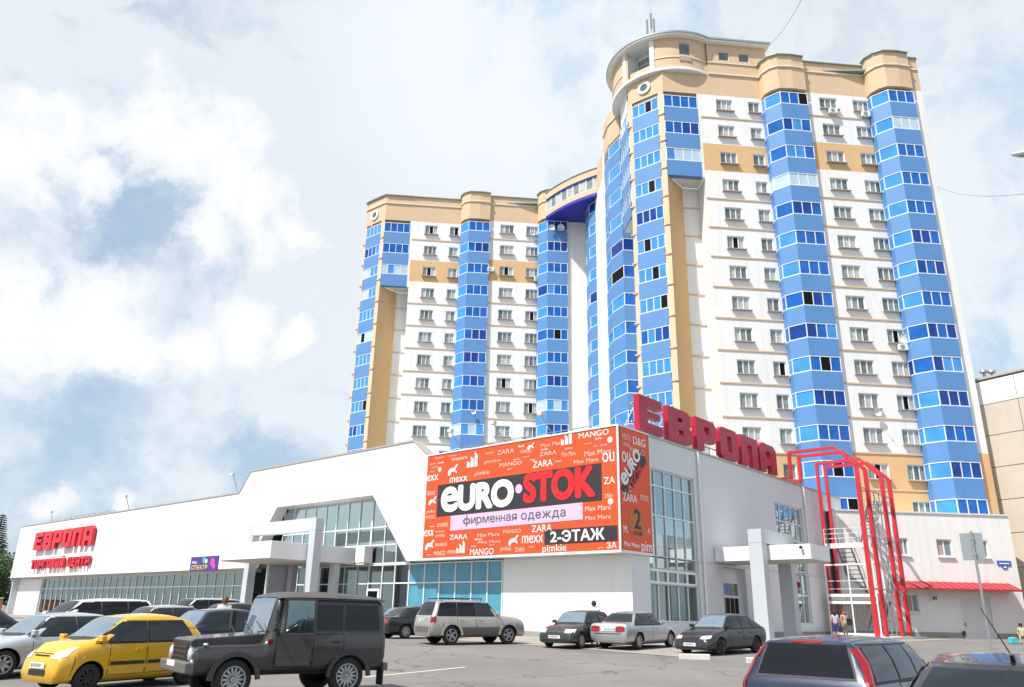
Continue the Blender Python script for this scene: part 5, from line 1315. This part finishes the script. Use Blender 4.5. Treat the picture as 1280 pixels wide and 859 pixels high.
    for sgn,z in ((1,sp.get('pf',.45)),(-1,sp.get('pr',.75))):
        if z:
            p,nn=hit((4*sgn,0,z),(-sgn,0,0))
            if p is None: continue
            mm_=MB(); x0=p.x+.02*sgn; mm_.box(min(x0,x0+.012*sgn),max(x0,x0+.012*sgn),-.26,.26,z-.056,z+.056); pl=mm_.build('number_plate','plate_white',root)
            mm_=MB()
            for k in range(6): mm_.box(x0+(.0122 if sgn>0 else -.0132),x0+(.0132 if sgn>0 else -.0122),-.21+k*.062,-.175+k*.062,z-.032,z+.032)
            mm_.build('plate_digits','print_grey',pl)
    # wheel arches
    for x in (xf,xr):
        c=MB(); c.tube((x,-hw-.3,wr),(x,hw+.3,wr),wr+.055,32,mi=0); co=c.build('cut',['black_plastic'])
        cut(body,co,True)
    body.data.polygons.foreach_set('use_smooth',[True]*len(body.data.polygons))
    try: body.data.set_sharp_from_angle(angle=R(50))
    except Exception: pass
    tw=sp.get('tw',.19); ty=hw-tw/2-.035
    for x,st_ in ((xf,steer),(xr,0)):
        for s in (1,-1): wheel(root,x,s*ty,wr,tw,s,sp.get('rim','rim_silver'),sp.get('spokes',6),st_)
    m=MB(); m.box(xr-.2,xf+.2,-hw*.7,hw*.7,cl-.03,cl+.10); m.build('underbody','black_plastic',root)
    if sp.get('arch'):   # arch flares
        for x in (xf,xr):
            for s in (1,-1):
                m=MB(); pr=None
                for k in range(13):
                    t=math.pi*k/12; p=Vector((x+(wr+.085)*math.cos(t),s*(hw+.0),wr+(wr+.085)*math.sin(t)))
                    if pr is not None: m.bar(pr,p,.09,.055,up=(0,1,0))
                    pr=p
                m.build('wheel_flare',sp['arch'],root)
    if sp.get('rails'):
        for s in (1,-1):
            m=MB(); y=s*wt*.86; m.tube((re+.15,y,H+.06),(ws1-.2,y,H+.06),.018,6)
            for x in (re+.2,(re+ws1)/2,ws1-.25): m.tube((x,y,H-.05),(x,y,H+.06),.015,6)
            m.build('roof_rail','black_plastic',root)
    return root,hit

sq=lambda y0,y1,z0,z1,t0=None,t1=None:([(y0,z0),(y1,z0)],[(y0 if t0 is None else t0,z1),(y1 if t1 is None else t1,z1)])
def lamps(head,tail,amber=None):
    o=[('headlight','lamp_clear','x',1,*head),('taillight','lamp_red','x',-1,*tail[0])]
    if len(tail)>1: o.append(('taillight_side','lamp_red','y',1,*tail[1]))
    if amber: o.append(('indicator','lamp_amber','y',1,*amber))
    return o
SP={}
# small tall hatchback
SP['hatch_small']=dict(L=3.5,W=1.5,H=1.5,fo=.66,wb=2.34,wr=.275,tw=.165,paint='paint_yellow',ws0=1.02,ws1=.26,re=-1.22,rb=-1.66,belt=.93,hood=1.0,nose=.84,tail=.93,cl=.19,wt=.75,cw=.80,reh=.10,cuts=(-.14,),wz1=.16,cpil=.30,glass_front='car_glass_sky',doors=((.70,-.12),(-.16,-1.0)),strip='black_plastic',rim='rim_dark',spokes=9,
  lamps=lamps(sq(.36,.66,.60,.66,.40,.64)if 0 else ([(.36,.66),(.52,.64),(.66,.69)],[(.40,.76),(.54,.83),(.66,.87)]),[sq(.58,.70,.75,1.2)]),faces=[('grille','black_plastic',1,-.30,.30,.33,.44),('upper_grille','black_plastic',1,-.26,.26,.69,.715)],pf=.52,pr=.62,mirror_mat='paint_yellow')
# generic four-door sedan
SP['sedan']=dict(L=4.6,W=1.75,H=1.42,fo=.92,wb=2.67,wr=.31,paint='paint_silver',ws0=.98,ws1=.30,re=-1.02,rb=-1.66,belt=.90,hood=.92,nose=.70,tail=.98,deck=True,cl=.2,wt=.68,cuts=(-.22,-1.02),doors=((.80,-.20),(-.24,-1.12)),spokes=7,
  lamps=lamps(([(.40,.58),(.62,.57),(.76,.60)],[(.42,.69),(.62,.70),(.74,.70)]),[([(.36,.66),(.58,.65),(.76,.68)],[(.36,.85),(.58,.88),(.75,.86)])]),faces=[('grille','black_plastic',1,-.32,.32,.56,.66),('lower_grille','black_plastic',1,-.45,.45,.30,.40),('trunk_gap','car_gap',-1,-.62,.62,.60,.612)],pf=.45,pr=.74)
SP['lada_hatch']=dict(L=4.0,W=1.65,H=1.40,fo=.78,wb=2.46,wr=.29,tw=.165,paint='paint_dark_green',ws0=.82,ws1=.22,re=-1.25,rb=-1.72,belt=.88,hood=.90,nose=.74,tail=.90,cl=.2,wt=.72,cuts=(-.30,-1.0),doors=((.66,-.28),(-.32,-1.0)),strip='black_plastic',rim='rim_silver',spokes=9,glass_front='car_glass_sky',handle='black_plastic',
  lamps=lamps(([(.42,.58),(.76,.58)],[(.42,.71),(.75,.71)]),[sq(.5,.72,.66,.84)]),faces=[('grille','black_plastic',1,-.40,.40,.58,.70),('bumper','black_plastic',1,-.74,.74,.32,.50)],pf=.43,pr=.55,mirror_mat='black_plastic')
SP['round_hatch']=dict(L=4.17,W=1.68,H=1.42,fo=.82,wb=2.49,wr=.29,tw=.175,paint='paint_graphite',ws0=.92,ws1=.22,re=-1.15,rb=-1.86,belt=.89,hood=.90,nose=.66,tail=.96,cl=.17,wt=.70,cuts=(-.26,-.98),doors=((.70,-.24),(-.28,-1.02)),rim='rim_dark',spokes=5,glass_front='car_glass_sky',
  lamps=lamps(([(.40,.55),(.60,.54),(.74,.57)],[(.42,.64),(.60,.66),(.72,.67)]),[sq(.5,.74,.66,.84)]),faces=[('lower_grille','black_plastic',1,-.52,.52,.30,.42)],pf=.36,pr=.6)
SP['suv']=dict(cat='suv',L=4.42,W=1.80,H=1.70,fo=.86,wb=2.62,wr=.36,tw=.22,paint='paint_beige_silver',ws0=.98,ws1=.40,re=-1.85,rb=-2.10,belt=1.08,hood=1.12,nose=1.0,tail=1.06,cl=.30,wt=.78,cuts=(-.18,-1.04),doors=((.78,-.16),(-.20,-1.04)),clad='grey_plastic',arch='paint_beige_silver',spokes=5,rails=True,glass_rear='car_glass_tint',
  lamps=[('headlight','lamp_clear','x',1,*sq(.42,.74,.76,.90))],corner_lamps=[(.84,1.06,.14,.16)],faces=[('grille','black_plastic',1,-.4,.4,.72,.88),('bumper','grey_plastic',-1,-.8,.8,.46,.68),('bumper','grey_plastic',1,-.72,.72,.38,.62)],pf=.5,pr=.92)
SP['wagon']=dict(cat='car',L=4.47,W=1.70,H=1.46,fo=.88,wb=2.62,wr=.31,paint='paint_navy',ws0=1.05,ws1=.36,re=-1.92,rb=-2.14,belt=.93,hood=.93,nose=.70,tail=.94,cl=.2,wt=.72,cuts=(-.18,-1.02),doors=((.86,-.16),(-.20,-1.06)),spokes=7,
  lamps=[('headlight','lamp_clear','x',1,[(.40,.58),(.74,.6)],[(.42,.7),(.72,.72)])],corner_lamps=[(.80,1.33,.06,.11)],faces=[('brake_light','lamp_red',-1,-.2,.2,1.375,1.398)],pf=.4,pr=.62,glass='car_glass_tint')
SP['minivan']=dict(cat='van',L=4.6,W=1.78,H=1.62,fo=.9,wb=2.75,wr=.31,paint='paint_white',ws0=1.2,ws1=.4,re=-1.95,rb=-2.2,belt=1.0,hood=1.0,nose=.8,tail=1.0,cl=.2,wt=.78,cuts=(-.15,-1.1),doors=((.9,-.13),(-.17,-1.1)),lamps=lamps(sq(.45,.75,.62,.78),[sq(.62,.78,.8,1.2)]),glass='car_glass_tint')
SP['jeep']=dict(cat='off-roader',box=True,L=4.0,W=1.74,H=1.98,fo=.78,wb=2.38,wr=.375,tw=.22,paint='paint_olive',ws0=.62,ws1=.42,re=-1.90,rb=-1.985,belt=1.20,hood=1.16,nose=1.07,tail=1.20,cl=.46,wt=.865,cw=.76,nw=.84,cuts=(-.30,-1.0),wz0=.07,wz1=.21,apil=.10,cpil=.14,trim='paint_olive',doors=((.44,-.30),(-.34,-1.0)),arch='paint_olive',spokes=14,rim='rim_silver',glass_front='car_glass_sky',glass_rear='car_glass_tint',glass='car_glass_tint',
  lamps=[('taillight','lamp_red','x',-1,*sq(.70,.80,.86,1.02))],pf=0,pr=.6,mirror=False,handle='black_plastic')

# --- the dark off-roader in front
jp,jhit=make_car('off_roader','matte dark grey boxy off-roader with soft top and ajar front door','placeholder',0,SP['jeep']) if False else make_car('off_roader','matte dark grey boxy off-roader with soft top and its front door ajar',(-4.72,17.55),-127,SP['jeep'],steer=R(6))
def jeep_details(j):
    m=MB(); m.box(1.98,2.16,-.86,.86,.50,.70); bevel(m.build('bumper','grey_plastic',j),.03,3)
    m=MB(); m.box(2.161,2.167,-.32,.20,.60,.705); m.build('number_plate','plate_white',j)
    m=MB(); m.box(2.0,2.03,-.47,.47,.70,1.03); g=m.build('grille','black_plastic',j)
    for k in range(3):
        m=MB(); m.box(2.031,2.045,-.43,.43,.75+k*.09,.79+k*.09); m.build('slat','paint_olive',g)
    for s in (1,-1):
        m=MB(); f=lambda a,b,c:(2.01+c,s*.63+a,.84+b); m.lathe([(.002,.05),(.06,.045),(.105,.02),(.11,.0)],18,f); h=m.build('headlight','lamp_clear',j,smooth=True)
        m=MB(); m.lathe([(.11,.0),(.12,.03),(.135,.02),(.135,-.02)],18,f); m.build('bezel','chrome',h)
        m=MB(); m.lathe([(.002,.03),(.045,.02),(.05,-.01)],12,lambda a,b,c:(2.0+c,s*.72+a,.70+b)); m.build('fog_lamp','lamp_clear',j)
        m=MB(); m.lathe([(.002,.035),(.04,.03),(.05,0.0)],10,lambda a,b,c:(1.80+a,s*.78+b,1.0+c)); m.build('marker_lamp','lamp_clear',j)
        m=MB(); m.box(.52,.62,s*.845-.02,s*.845+.02,1.02,1.10); m.build('indicator','lamp_red',j)
    # bonnet lip and drip rail
    m=MB(); m.ext([(.58,.96),(2.02,.93),(2.025,1.075),(1.95,1.105),(.58,1.20)],-.60,.60,lambda a,b,c:(a,c,b)); bevel(m.build('bonnet','paint_olive',j),.025,3)
    m=MB()
    for s in (1,-1): m.box(-1.93,.36,s*.765-.02,s*.765+.02,1.862,1.885)
    m.build('drip_rail','soft_top',j)
    # soft top roof skin
    m=MB(); P=[(-1.99,1.865),(-1.94,1.93),(-1.6,1.985),(-.6,2.02),(.1,2.005),(.40,1.95),(.46,1.89)]
    n=9; g={}
    for i,(x,z) in enumerate(P):
        for k in range(n):
            y=-.79+1.58*k/(n-1); e=1-abs(y/.79)**5; g[i,k]=len(m.v); m.v.append((x,y,1.85+(z-1.85)*(.25+.75*e)+.012))
    for i in range(len(P)-1):
        for k in range(n-1): m.f.append((g[i,k],g[i+1,k],g[i+1,k+1],g[i,k+1])); m.m.append(0)
    m.build('roof','soft_top',j,smooth=True)
    # open front left door
    d=bpy.data.objects.new('open_door',None); COL.objects.link(d)
    bpy.data.objects.remove(d)
    m=MB(); f=lambda a,b,c:(a,c,b)
    m.ext([(0,.0),(-.66,.0),(-.72,.62),(0,.62)],0,.05,f); dr=m.build('open_door','paint_olive',j); bevel(dr,.012)
    dr.location=(.45,.885,.60); dr.rotation_euler=(0,0,R(-13))
    m=MB()
    for a,b in (((0,.62),(-.10,1.26)),((-.10,1.26),(-.70,1.26)),((-.70,1.26),(-.72,.62)),((-.12,.62),(-.12,1.24))): m.bar((a[0],.025,a[1]),(b[0],.025,b[1]),.05,.035,up=(0,1,0))
    m.build('window_frame','paint_olive',dr)
    m=MB(); m.ext([(-.01,.63),(-.69,.63),(-.67,1.24),(-.10,1.24)],.02,.028,f); m.build('side_window','glass_clear',dr)
    m=MB(); m.box(-.62,-.48,.05,.085,.50,.54); m.build('handle','black_plastic',dr)
    m=MB(); m.bar((-.02,.05,.58),(.12,.33,.80),.03); m.box(.06,.12,.24,.40,.70,1.05); mr=m.build('mirror','black_plastic',dr)
    # black slab standing in for the shaded cab interior behind it, and seat
    m=MB(); m.ext([(.43,.62),(-.28,.62),(-.28,1.82),(.36,1.82)],.845,.885,f); m.build('doorway','car_gap',j)
    m=MB(); m.ext([(-.05,.95),(-.26,.95),(-.27,1.55),(-.12,1.55)],.886,.93,f); m.build('seat_edge','grey_plastic',j)
    # snorkel-like mirror arm, wipers, mud flap, step
    m=MB(); m.tube((.75,-.72,1.15),(.80,-.95,1.35),.02,6); m.box(.72,.80,-1.06,-.90,1.22,1.62); m.build('mirror','black_plastic',j)
    m=MB(); m.bar((-1.98,.72,.48),(-1.98,.72,.18),.03,.26,up=(0,1,0)); m.build('mud_flap','tyre',j)
    m=MB(); m.box(-2.10,-1.985,-.8,.84,.46,.62); bevel(m.build('rear_bumper','grey_plastic',j),.02)
    m=MB(); m.tube((.62,.70,1.2),(.66,.2,1.42),.012,5); m.tube((.62,-.10,1.2),(.66,-.5,1.42),.012,5); m.build('wiper','black_plastic',j)
jeep_details(jp)
# --- the others
def variant(k,**kw): d=dict(SP[k]); d.update(kw); return d
make_car('hatchback','bright yellow small hatchback parked beside the dark off-roader',(-8.5,18.5),-148,SP['hatch_small'])
make_car('sedan_car','silver sedan behind the yellow hatchback, cut by the left edge',(-11.44,21.0),-145,variant('sedan',paint='paint_pale_silver',glass_front='car_glass_sky'))
make_car('sedan_car','dark sedan at the left edge behind the silver one',(-16.45,24.5),-145,variant('sedan',paint='paint_graphite'))
make_car('minivan','white minivan with dark windows in the back row at left',(-15.0,29.5),-143,variant('minivan',H=1.56))
make_car('sedan_car','white sedan beyond the white minivan',(-19.4,38.6),-140,variant('sedan',paint='paint_white'))
make_car('minivan','pale silver minivan in the far row before the long facade',(-15.4,41.0),-140,variant('minivan',paint='paint_pale_silver'))
make_car('sedan_car','silver sedan in the back row between minivan and dark car',(-12.1,28.6),-140,variant('sedan',paint='paint_silver'))
make_car('sedan_car','black sedan behind the roof of the yellow hatchback',(-11.6,34.3),-140,variant('sedan',paint='paint_black'))
make_car('hatchback','dark navy hatchback with slanted windscreen behind the off-roader',(-8.7,24.0),-143,variant('round_hatch',paint='paint_navy',H=1.50,glass_front='car_glass_sky'))
make_car('hatchback','black hatchback between the off-roader and the silver SUV',(-5.6,43.0),-125,variant('lada_hatch',paint='paint_black'))
make_car('sedan_car','black sedan with red tail lamps beside the silver SUV',(-4.1,39.2),52,variant('sedan',paint='paint_black',L=4.35,wb=2.5))
make_car('suv','beige-silver SUV with grey cladding and roof rails before blue glass',(-1.5,34.5),60,SP['suv'])
make_car('hatchback','dark angular hatchback with white plate before the white wall',(3.0,34.0),-146,SP['lada_hatch'])
make_car('sedan_car','silver sedan showing red tail lamps below the billboard corner',(5.35,34.0),38,SP['sedan'])
make_car('hatchback','dark graphite hatchback with black wheels by the right entrance',(8.28,32.0),-133,SP['round_hatch'],steer=R(-18))
make_car('wagon_car','dark blue station wagon in the foreground, seen from behind',(5.16,12.2),41,SP['wagon'])
nb,nh=make_car('sedan_car','black car roof in the bottom right corner with a short antenna',(4.12,6.6),37,variant('sedan',paint='paint_black',H=1.44,tail=1.0,faces=[]))
m=MB(); m.tube((-.95,.0,1.40),(-1.02,.0,1.45),.018,8,.012); m.tube((-1.0,.0,1.44),(-1.08,.13,1.75),.005,5,.003); m.build('antenna','black_plastic',nb)
# ------------------------------------------------------------ people
mat('skin',(.52,.30,.21),.55); mat('hair_dark',(.018,.013,.010),.6); mat('hair_brown',(.12,.05,.02),.6)
mat('cloth_white',(.74,.70,.71),.85); mat('cloth_pale_blue',(.42,.47,.62),.85); mat('cloth_blue',(.05,.08,.30),.85); mat('cloth_dark',(.03,.03,.035),.85); mat('cloth_grey',(.20,.19,.17),.85,var=.3,vscale=14); mat('cloth_beige',(.58,.47,.34),.85,var=.2,vscale=12); mat('cloth_lilac',(.20,.13,.32),.85); mat('cloth_red',(.45,.04,.04),.85); mat('cloth_green',(.22,.30,.12),.85,var=.3,vscale=14); mat('shoe',(.06,.05,.05),.7); mat('cloth_teal',(.06,.42,.48),.8)
BASE=dict(pelvis=(0,0,.93),spine=(0,.01,1.12),chest=(0,0,1.30),neck=(0,.005,1.45),head=(0,-.015,1.555),crown=(0,-.01,1.645),
 shL=(.175,0,1.385),elL=(.225,.03,1.12),wrL=(.235,-.04,.88),haL=(.235,-.06,.80),shR=(-.175,0,1.385),elR=(-.225,.03,1.12),wrR=(-.235,-.04,.88),haR=(-.235,-.06,.80),
 hiL=(.09,0,.88),knL=(.10,-.015,.49),anL=(.10,.02,.09),toL=(.11,-.14,.035),hiR=(-.09,0,.88),knR=(-.10,-.015,.49),anR=(-.10,.02,.09),toR=(-.11,-.14,.035))
RAD=dict(pelvis=.145,spine=.125,chest=.15,neck=.058,head=.088,crown=.075,sh=.075,el=.047,wr=.032,ha=.04,hi=.095,kn=.058,an=.042,to=.04)
EDG=[('pelvis','spine'),('spine','chest'),('chest','neck'),('neck','head'),('head','crown')]+[(a+s,b+s) for s in 'LR' for a,b in (('sh','el'),('el','wr'),('wr','ha'),('hi','kn'),('kn','an'),('an','to'))]+[('chest','shL'),('chest','shR'),('pelvis','hiL'),('pelvis','hiR')]
def person(label,loc,rz,scale,pose,cloth,hair='hair_dark',hairlen=.0,skirt=None):
    """cloth: dict torso, arm, fore, thigh, shin, foot -> material"""
    J=dict(BASE); J.update(pose); names=list(J); t=thing('person',label,'person',loc,rz); t.scale=(scale,)*3
    me=bpy.data.meshes.new('b'); me.from_pydata([J[n] for n in names],[(names.index(a),names.index(b)) for a,b in EDG],[])
    o=bpy.data.objects.new('b',me); COL.objects.link(o); md=o.modifiers.new('s','SKIN'); md.use_smooth_shade=True
    for n,sv in zip(names,me.skin_vertices[0].data):
        k=n if n in RAD else n[:2]; r_=RAD[k]; sv.radius=(r_*(1.12 if k in('chest','pelvis','spine') else 1),r_*(.78 if k in('chest','pelvis','spine') else 1)); sv.use_root=(n=='pelvis')
    o.modifiers.new('u','SUBSURF').levels=2
    dg=bpy.context.evaluated_depsgraph_get(); dg.update(); body=bpy.data.meshes.new_from_object(o.evaluated_get(dg)); bpy.data.objects.remove(o)
    body.name='body'; body.materials.clear()
    MS=['skin',cloth['torso'],cloth.get('arm',cloth['torso']),cloth.get('fore','skin'),cloth['thigh'],cloth['shin'],cloth.get('foot','shoe')]
    for k in MS: body.materials.append(MAT[k])
    seg=[('pelvis','chest',1),('chest','neck',1),('neck','crown',0)]+[(a+s,b+s,k) for s in 'LR' for a,b,k in (('sh','el',2),('el','wr',3),('wr','ha',0),('hi','kn',4),('kn','an',5),('an','to',6))]+[('pelvis','hiL',4),('pelvis','hiR',4),('chest','shL',1),('chest','shR',1)]
    for p in body.polygons:
        c=p.center; best=(9,0)
        for a,b,k in seg:
            A=Vector(J[a]); B=Vector(J[b]); d=B-A; s=max(0,min(1,(c-A).dot(d)/d.length_squared)); q=(c-A-d*s).length
            if q<best[0]: best=(q,k)
        p.material_index=best[1]; p.use_smooth=True
    # fingers
    bm=bmesh.new(); bm.from_mesh(body)
    for s in 'LR':
        w=Vector(J['wr'+s]); h=Vector(J['ha'+s]); d=(h-w).normalized(); sd=Vector((0,-1,0)) if abs(d.y)<.8 else Vector((0,0,1)); sd=(sd-d*sd.dot(d)).normalized()
        for k,(off,ln) in enumerate(((-.026,.062),(-.009,.075),(.009,.07),(.026,.055),(.04,.045))):
            mb=MB(); b0=h+sd*off+d*(.012 if k<4 else -.03); b1=b0+d*ln*.55+sd*(.0 if k<4 else .02); b2=b1+d*ln*.45+d.cross(sd)*.012*(1 if s=='L' else -1)
            mb.tube(b0,b1,.0085,5,.008); mb.tube(b1,b2,.008,5,.006); fm=mb.mesh('f',['skin']); bm.from_mesh(fm); bpy.data.meshes.remove(fm)
    H=Vector(J['head'])
    fm=MB(); fm.tube(H+Vector((0,-.085,.0)),H+Vector((0,-.112,-.02)),.010,6,.016); fm.tube(H+Vector((.085,.01,.01)),H+Vector((.10,.015,.01)),.025,6,.02); fm.tube(H+Vector((-.085,.01,.01)),H+Vector((-.10,.015,.01)),.025,6,.02); q=fm.mesh('f',['skin']); bm.from_mesh(q)
    bm.to_mesh(body); bm.free()
    obj('body',body,t)
    fm=MB()
    for s in (-1,1): fm.tube(H+Vector((s*.034,-.082,.022)),H+Vector((s*.034,-.096,.022)),.011,6,.008)
    fm.build('eyes','cloth_dark',t); fm=MB(); fm.tube(H+Vector((-.028,-.088,-.05)),H+Vector((.028,-.088,-.05)),.007,5); fm.build('mouth','cloth_red',t)
    # hair cap
    hm=MB(); C0_=Vector(J['crown'])+Vector((0,.012,-.04)); n=14
    prof=[(.002,.125),(.05,.115),(.085,.08),(.104,.03),(.108,-.02-hairlen*.2),(.100,-.05-hairlen)]
    hm.lathe(prof,n,lambda a,b,c:tuple(C0_+Vector((a,b*1.05+(.028 if c<.05 and b<0 else 0),c))))
    hm.build('hair',hair,t,smooth=True)
    if skirt:
        sm=MB(); P=Vector(J['pelvis']); sm.lathe([(.135,.08),(.165,-.05),(.20,-.25),(.23,skirt[1])],18,lambda a,b,c:tuple(P+Vector((a,b*.8,c)))); sm.build('skirt',skirt[0],t,smooth=True)
    return t
G=lambda x,y,dz=0:(x,y,gz(y)+dz)
person('man in a pale pink shirt standing between the dark hatchback and silver sedan',G(3.78,35.6),R(170),1.04,dict(elR=(-.27,-.06,1.16),wrR=(-.24,-.25,1.2),haR=(-.22,-.32,1.22)),dict(torso='cloth_white',thigh='cloth_dark',shin='cloth_dark'))
person('woman in a white top and blue shorts before the fire escape',G(19.55,49.0,.02),R(165),.98,dict(knL=(.10,-.06,.49),anL=(.10,-.02,.09),anR=(-.10,.1,.10)),dict(torso='cloth_pale_blue',arm='skin',thigh='cloth_blue',shin='skin',foot='cloth_white'),'hair_dark',.14)
person('woman in beige top and grey trousers raising a hand to her face',G(20.35,49.6,.02),R(20),1.0,dict(elL=(.30,-.10,1.22),wrL=(.14,-.20,1.48),haL=(.08,-.19,1.56)),dict(torso='cloth_beige',arm='skin',thigh='cloth_grey',shin='cloth_grey'),'hair_brown',.1)
b=thing('shoulder_bag','dark bag hanging at the side of the woman in grey trousers','bag',G(20.72,49.75,.85),0); m=MB(); m.box(-.13,.13,-.1,.1,0,.38); bevel(m.build('bag_body','cloth_dark',b),.04,3); m=MB(); m.tube((-.1,0,.36),(-.03,0,.62),.012,5); m.tube((.1,0,.36),(-.03,0,.62),.012,5); m.build('strap','cloth_dark',b)
person('person in a white shirt with auburn hair walking behind the off-roader',G(-9.6,28.0),R(200),1.03,dict(),dict(torso='cloth_white',thigh='cloth_beige',shin='cloth_beige'),'hair_brown',.06)
person('seated street vendor in beige and green by the annex wall',G(30.95,49.6,-.0),R(-30),1.0,dict(pelvis=(0,0,.42),spine=(0,-.02,.60),chest=(0,-.05,.78),neck=(0,-.06,.93),head=(0,-.09,1.03),crown=(0,-.09,1.12),shL=(.17,-.05,.86),elL=(.23,-.12,.62),wrL=(.16,-.33,.52),haL=(.12,-.4,.5),shR=(-.17,-.05,.86),elR=(-.23,-.12,.62),wrR=(-.16,-.33,.52),haR=(-.12,-.4,.5),hiL=(.09,-.03,.40),knL=(.14,-.42,.46),anL=(.14,-.42,.08),toL=(.15,-.57,.035),hiR=(-.09,-.03,.40),knR=(-.14,-.42,.46),anR=(-.14,-.42,.08),toR=(-.15,-.57,.035)),dict(torso='cloth_beige',arm='cloth_green',thigh='cloth_green',shin='cloth_beige'),'hair_dark',.05)
s=thing('stool','low folding stool under the seated street vendor','stool',G(30.95,49.6),R(-30)); m=MB(); m.box(-.2,.2,-.16,.2,.27,.31); m.build('seat','cloth_teal',s)
for a in (-1,1):
    for c in (-1,1): m=MB(); m.bar((a*.17,.02+c*.15,0),(a*.17,.02-c*.13,.27),.025); m.build('leg','steel',s)
for k,(dx,dy,mt,lb) in enumerate(((-.75,-.2,'cloth_teal','teal bag on the ground left of the seated vendor'),(.55,-.5,'cloth_white','white bag on the ground right of the seated vendor'))):
    b=thing('goods_bag',lb,'bag',G(30.95+dx,49.6+dy),.3*k,'bags around the seated vendor'); m=MB(); m.ext([(-.28,0),(.28,0),(.22,.32),(.05,.40),(-.2,.34)],-.16,.16,lambda a,b_,c:(a,c,b_)); bevel(m.build('bag_body',mt,b),.05,3); m=MB(); m.tube((-.1,0,.36),(0,0,.48),.012,5); m.tube((.1,0,.36),(0,0,.48),.012,5); m.build('handle','cloth_dark',b)
person('person in brown clothes at the far left edge behind the parked cars',G(-26.5,42.0),R(150),1.0,dict(),dict(torso='cloth_beige',thigh='cloth_grey',shin='cloth_grey'),'hair_brown',.05)
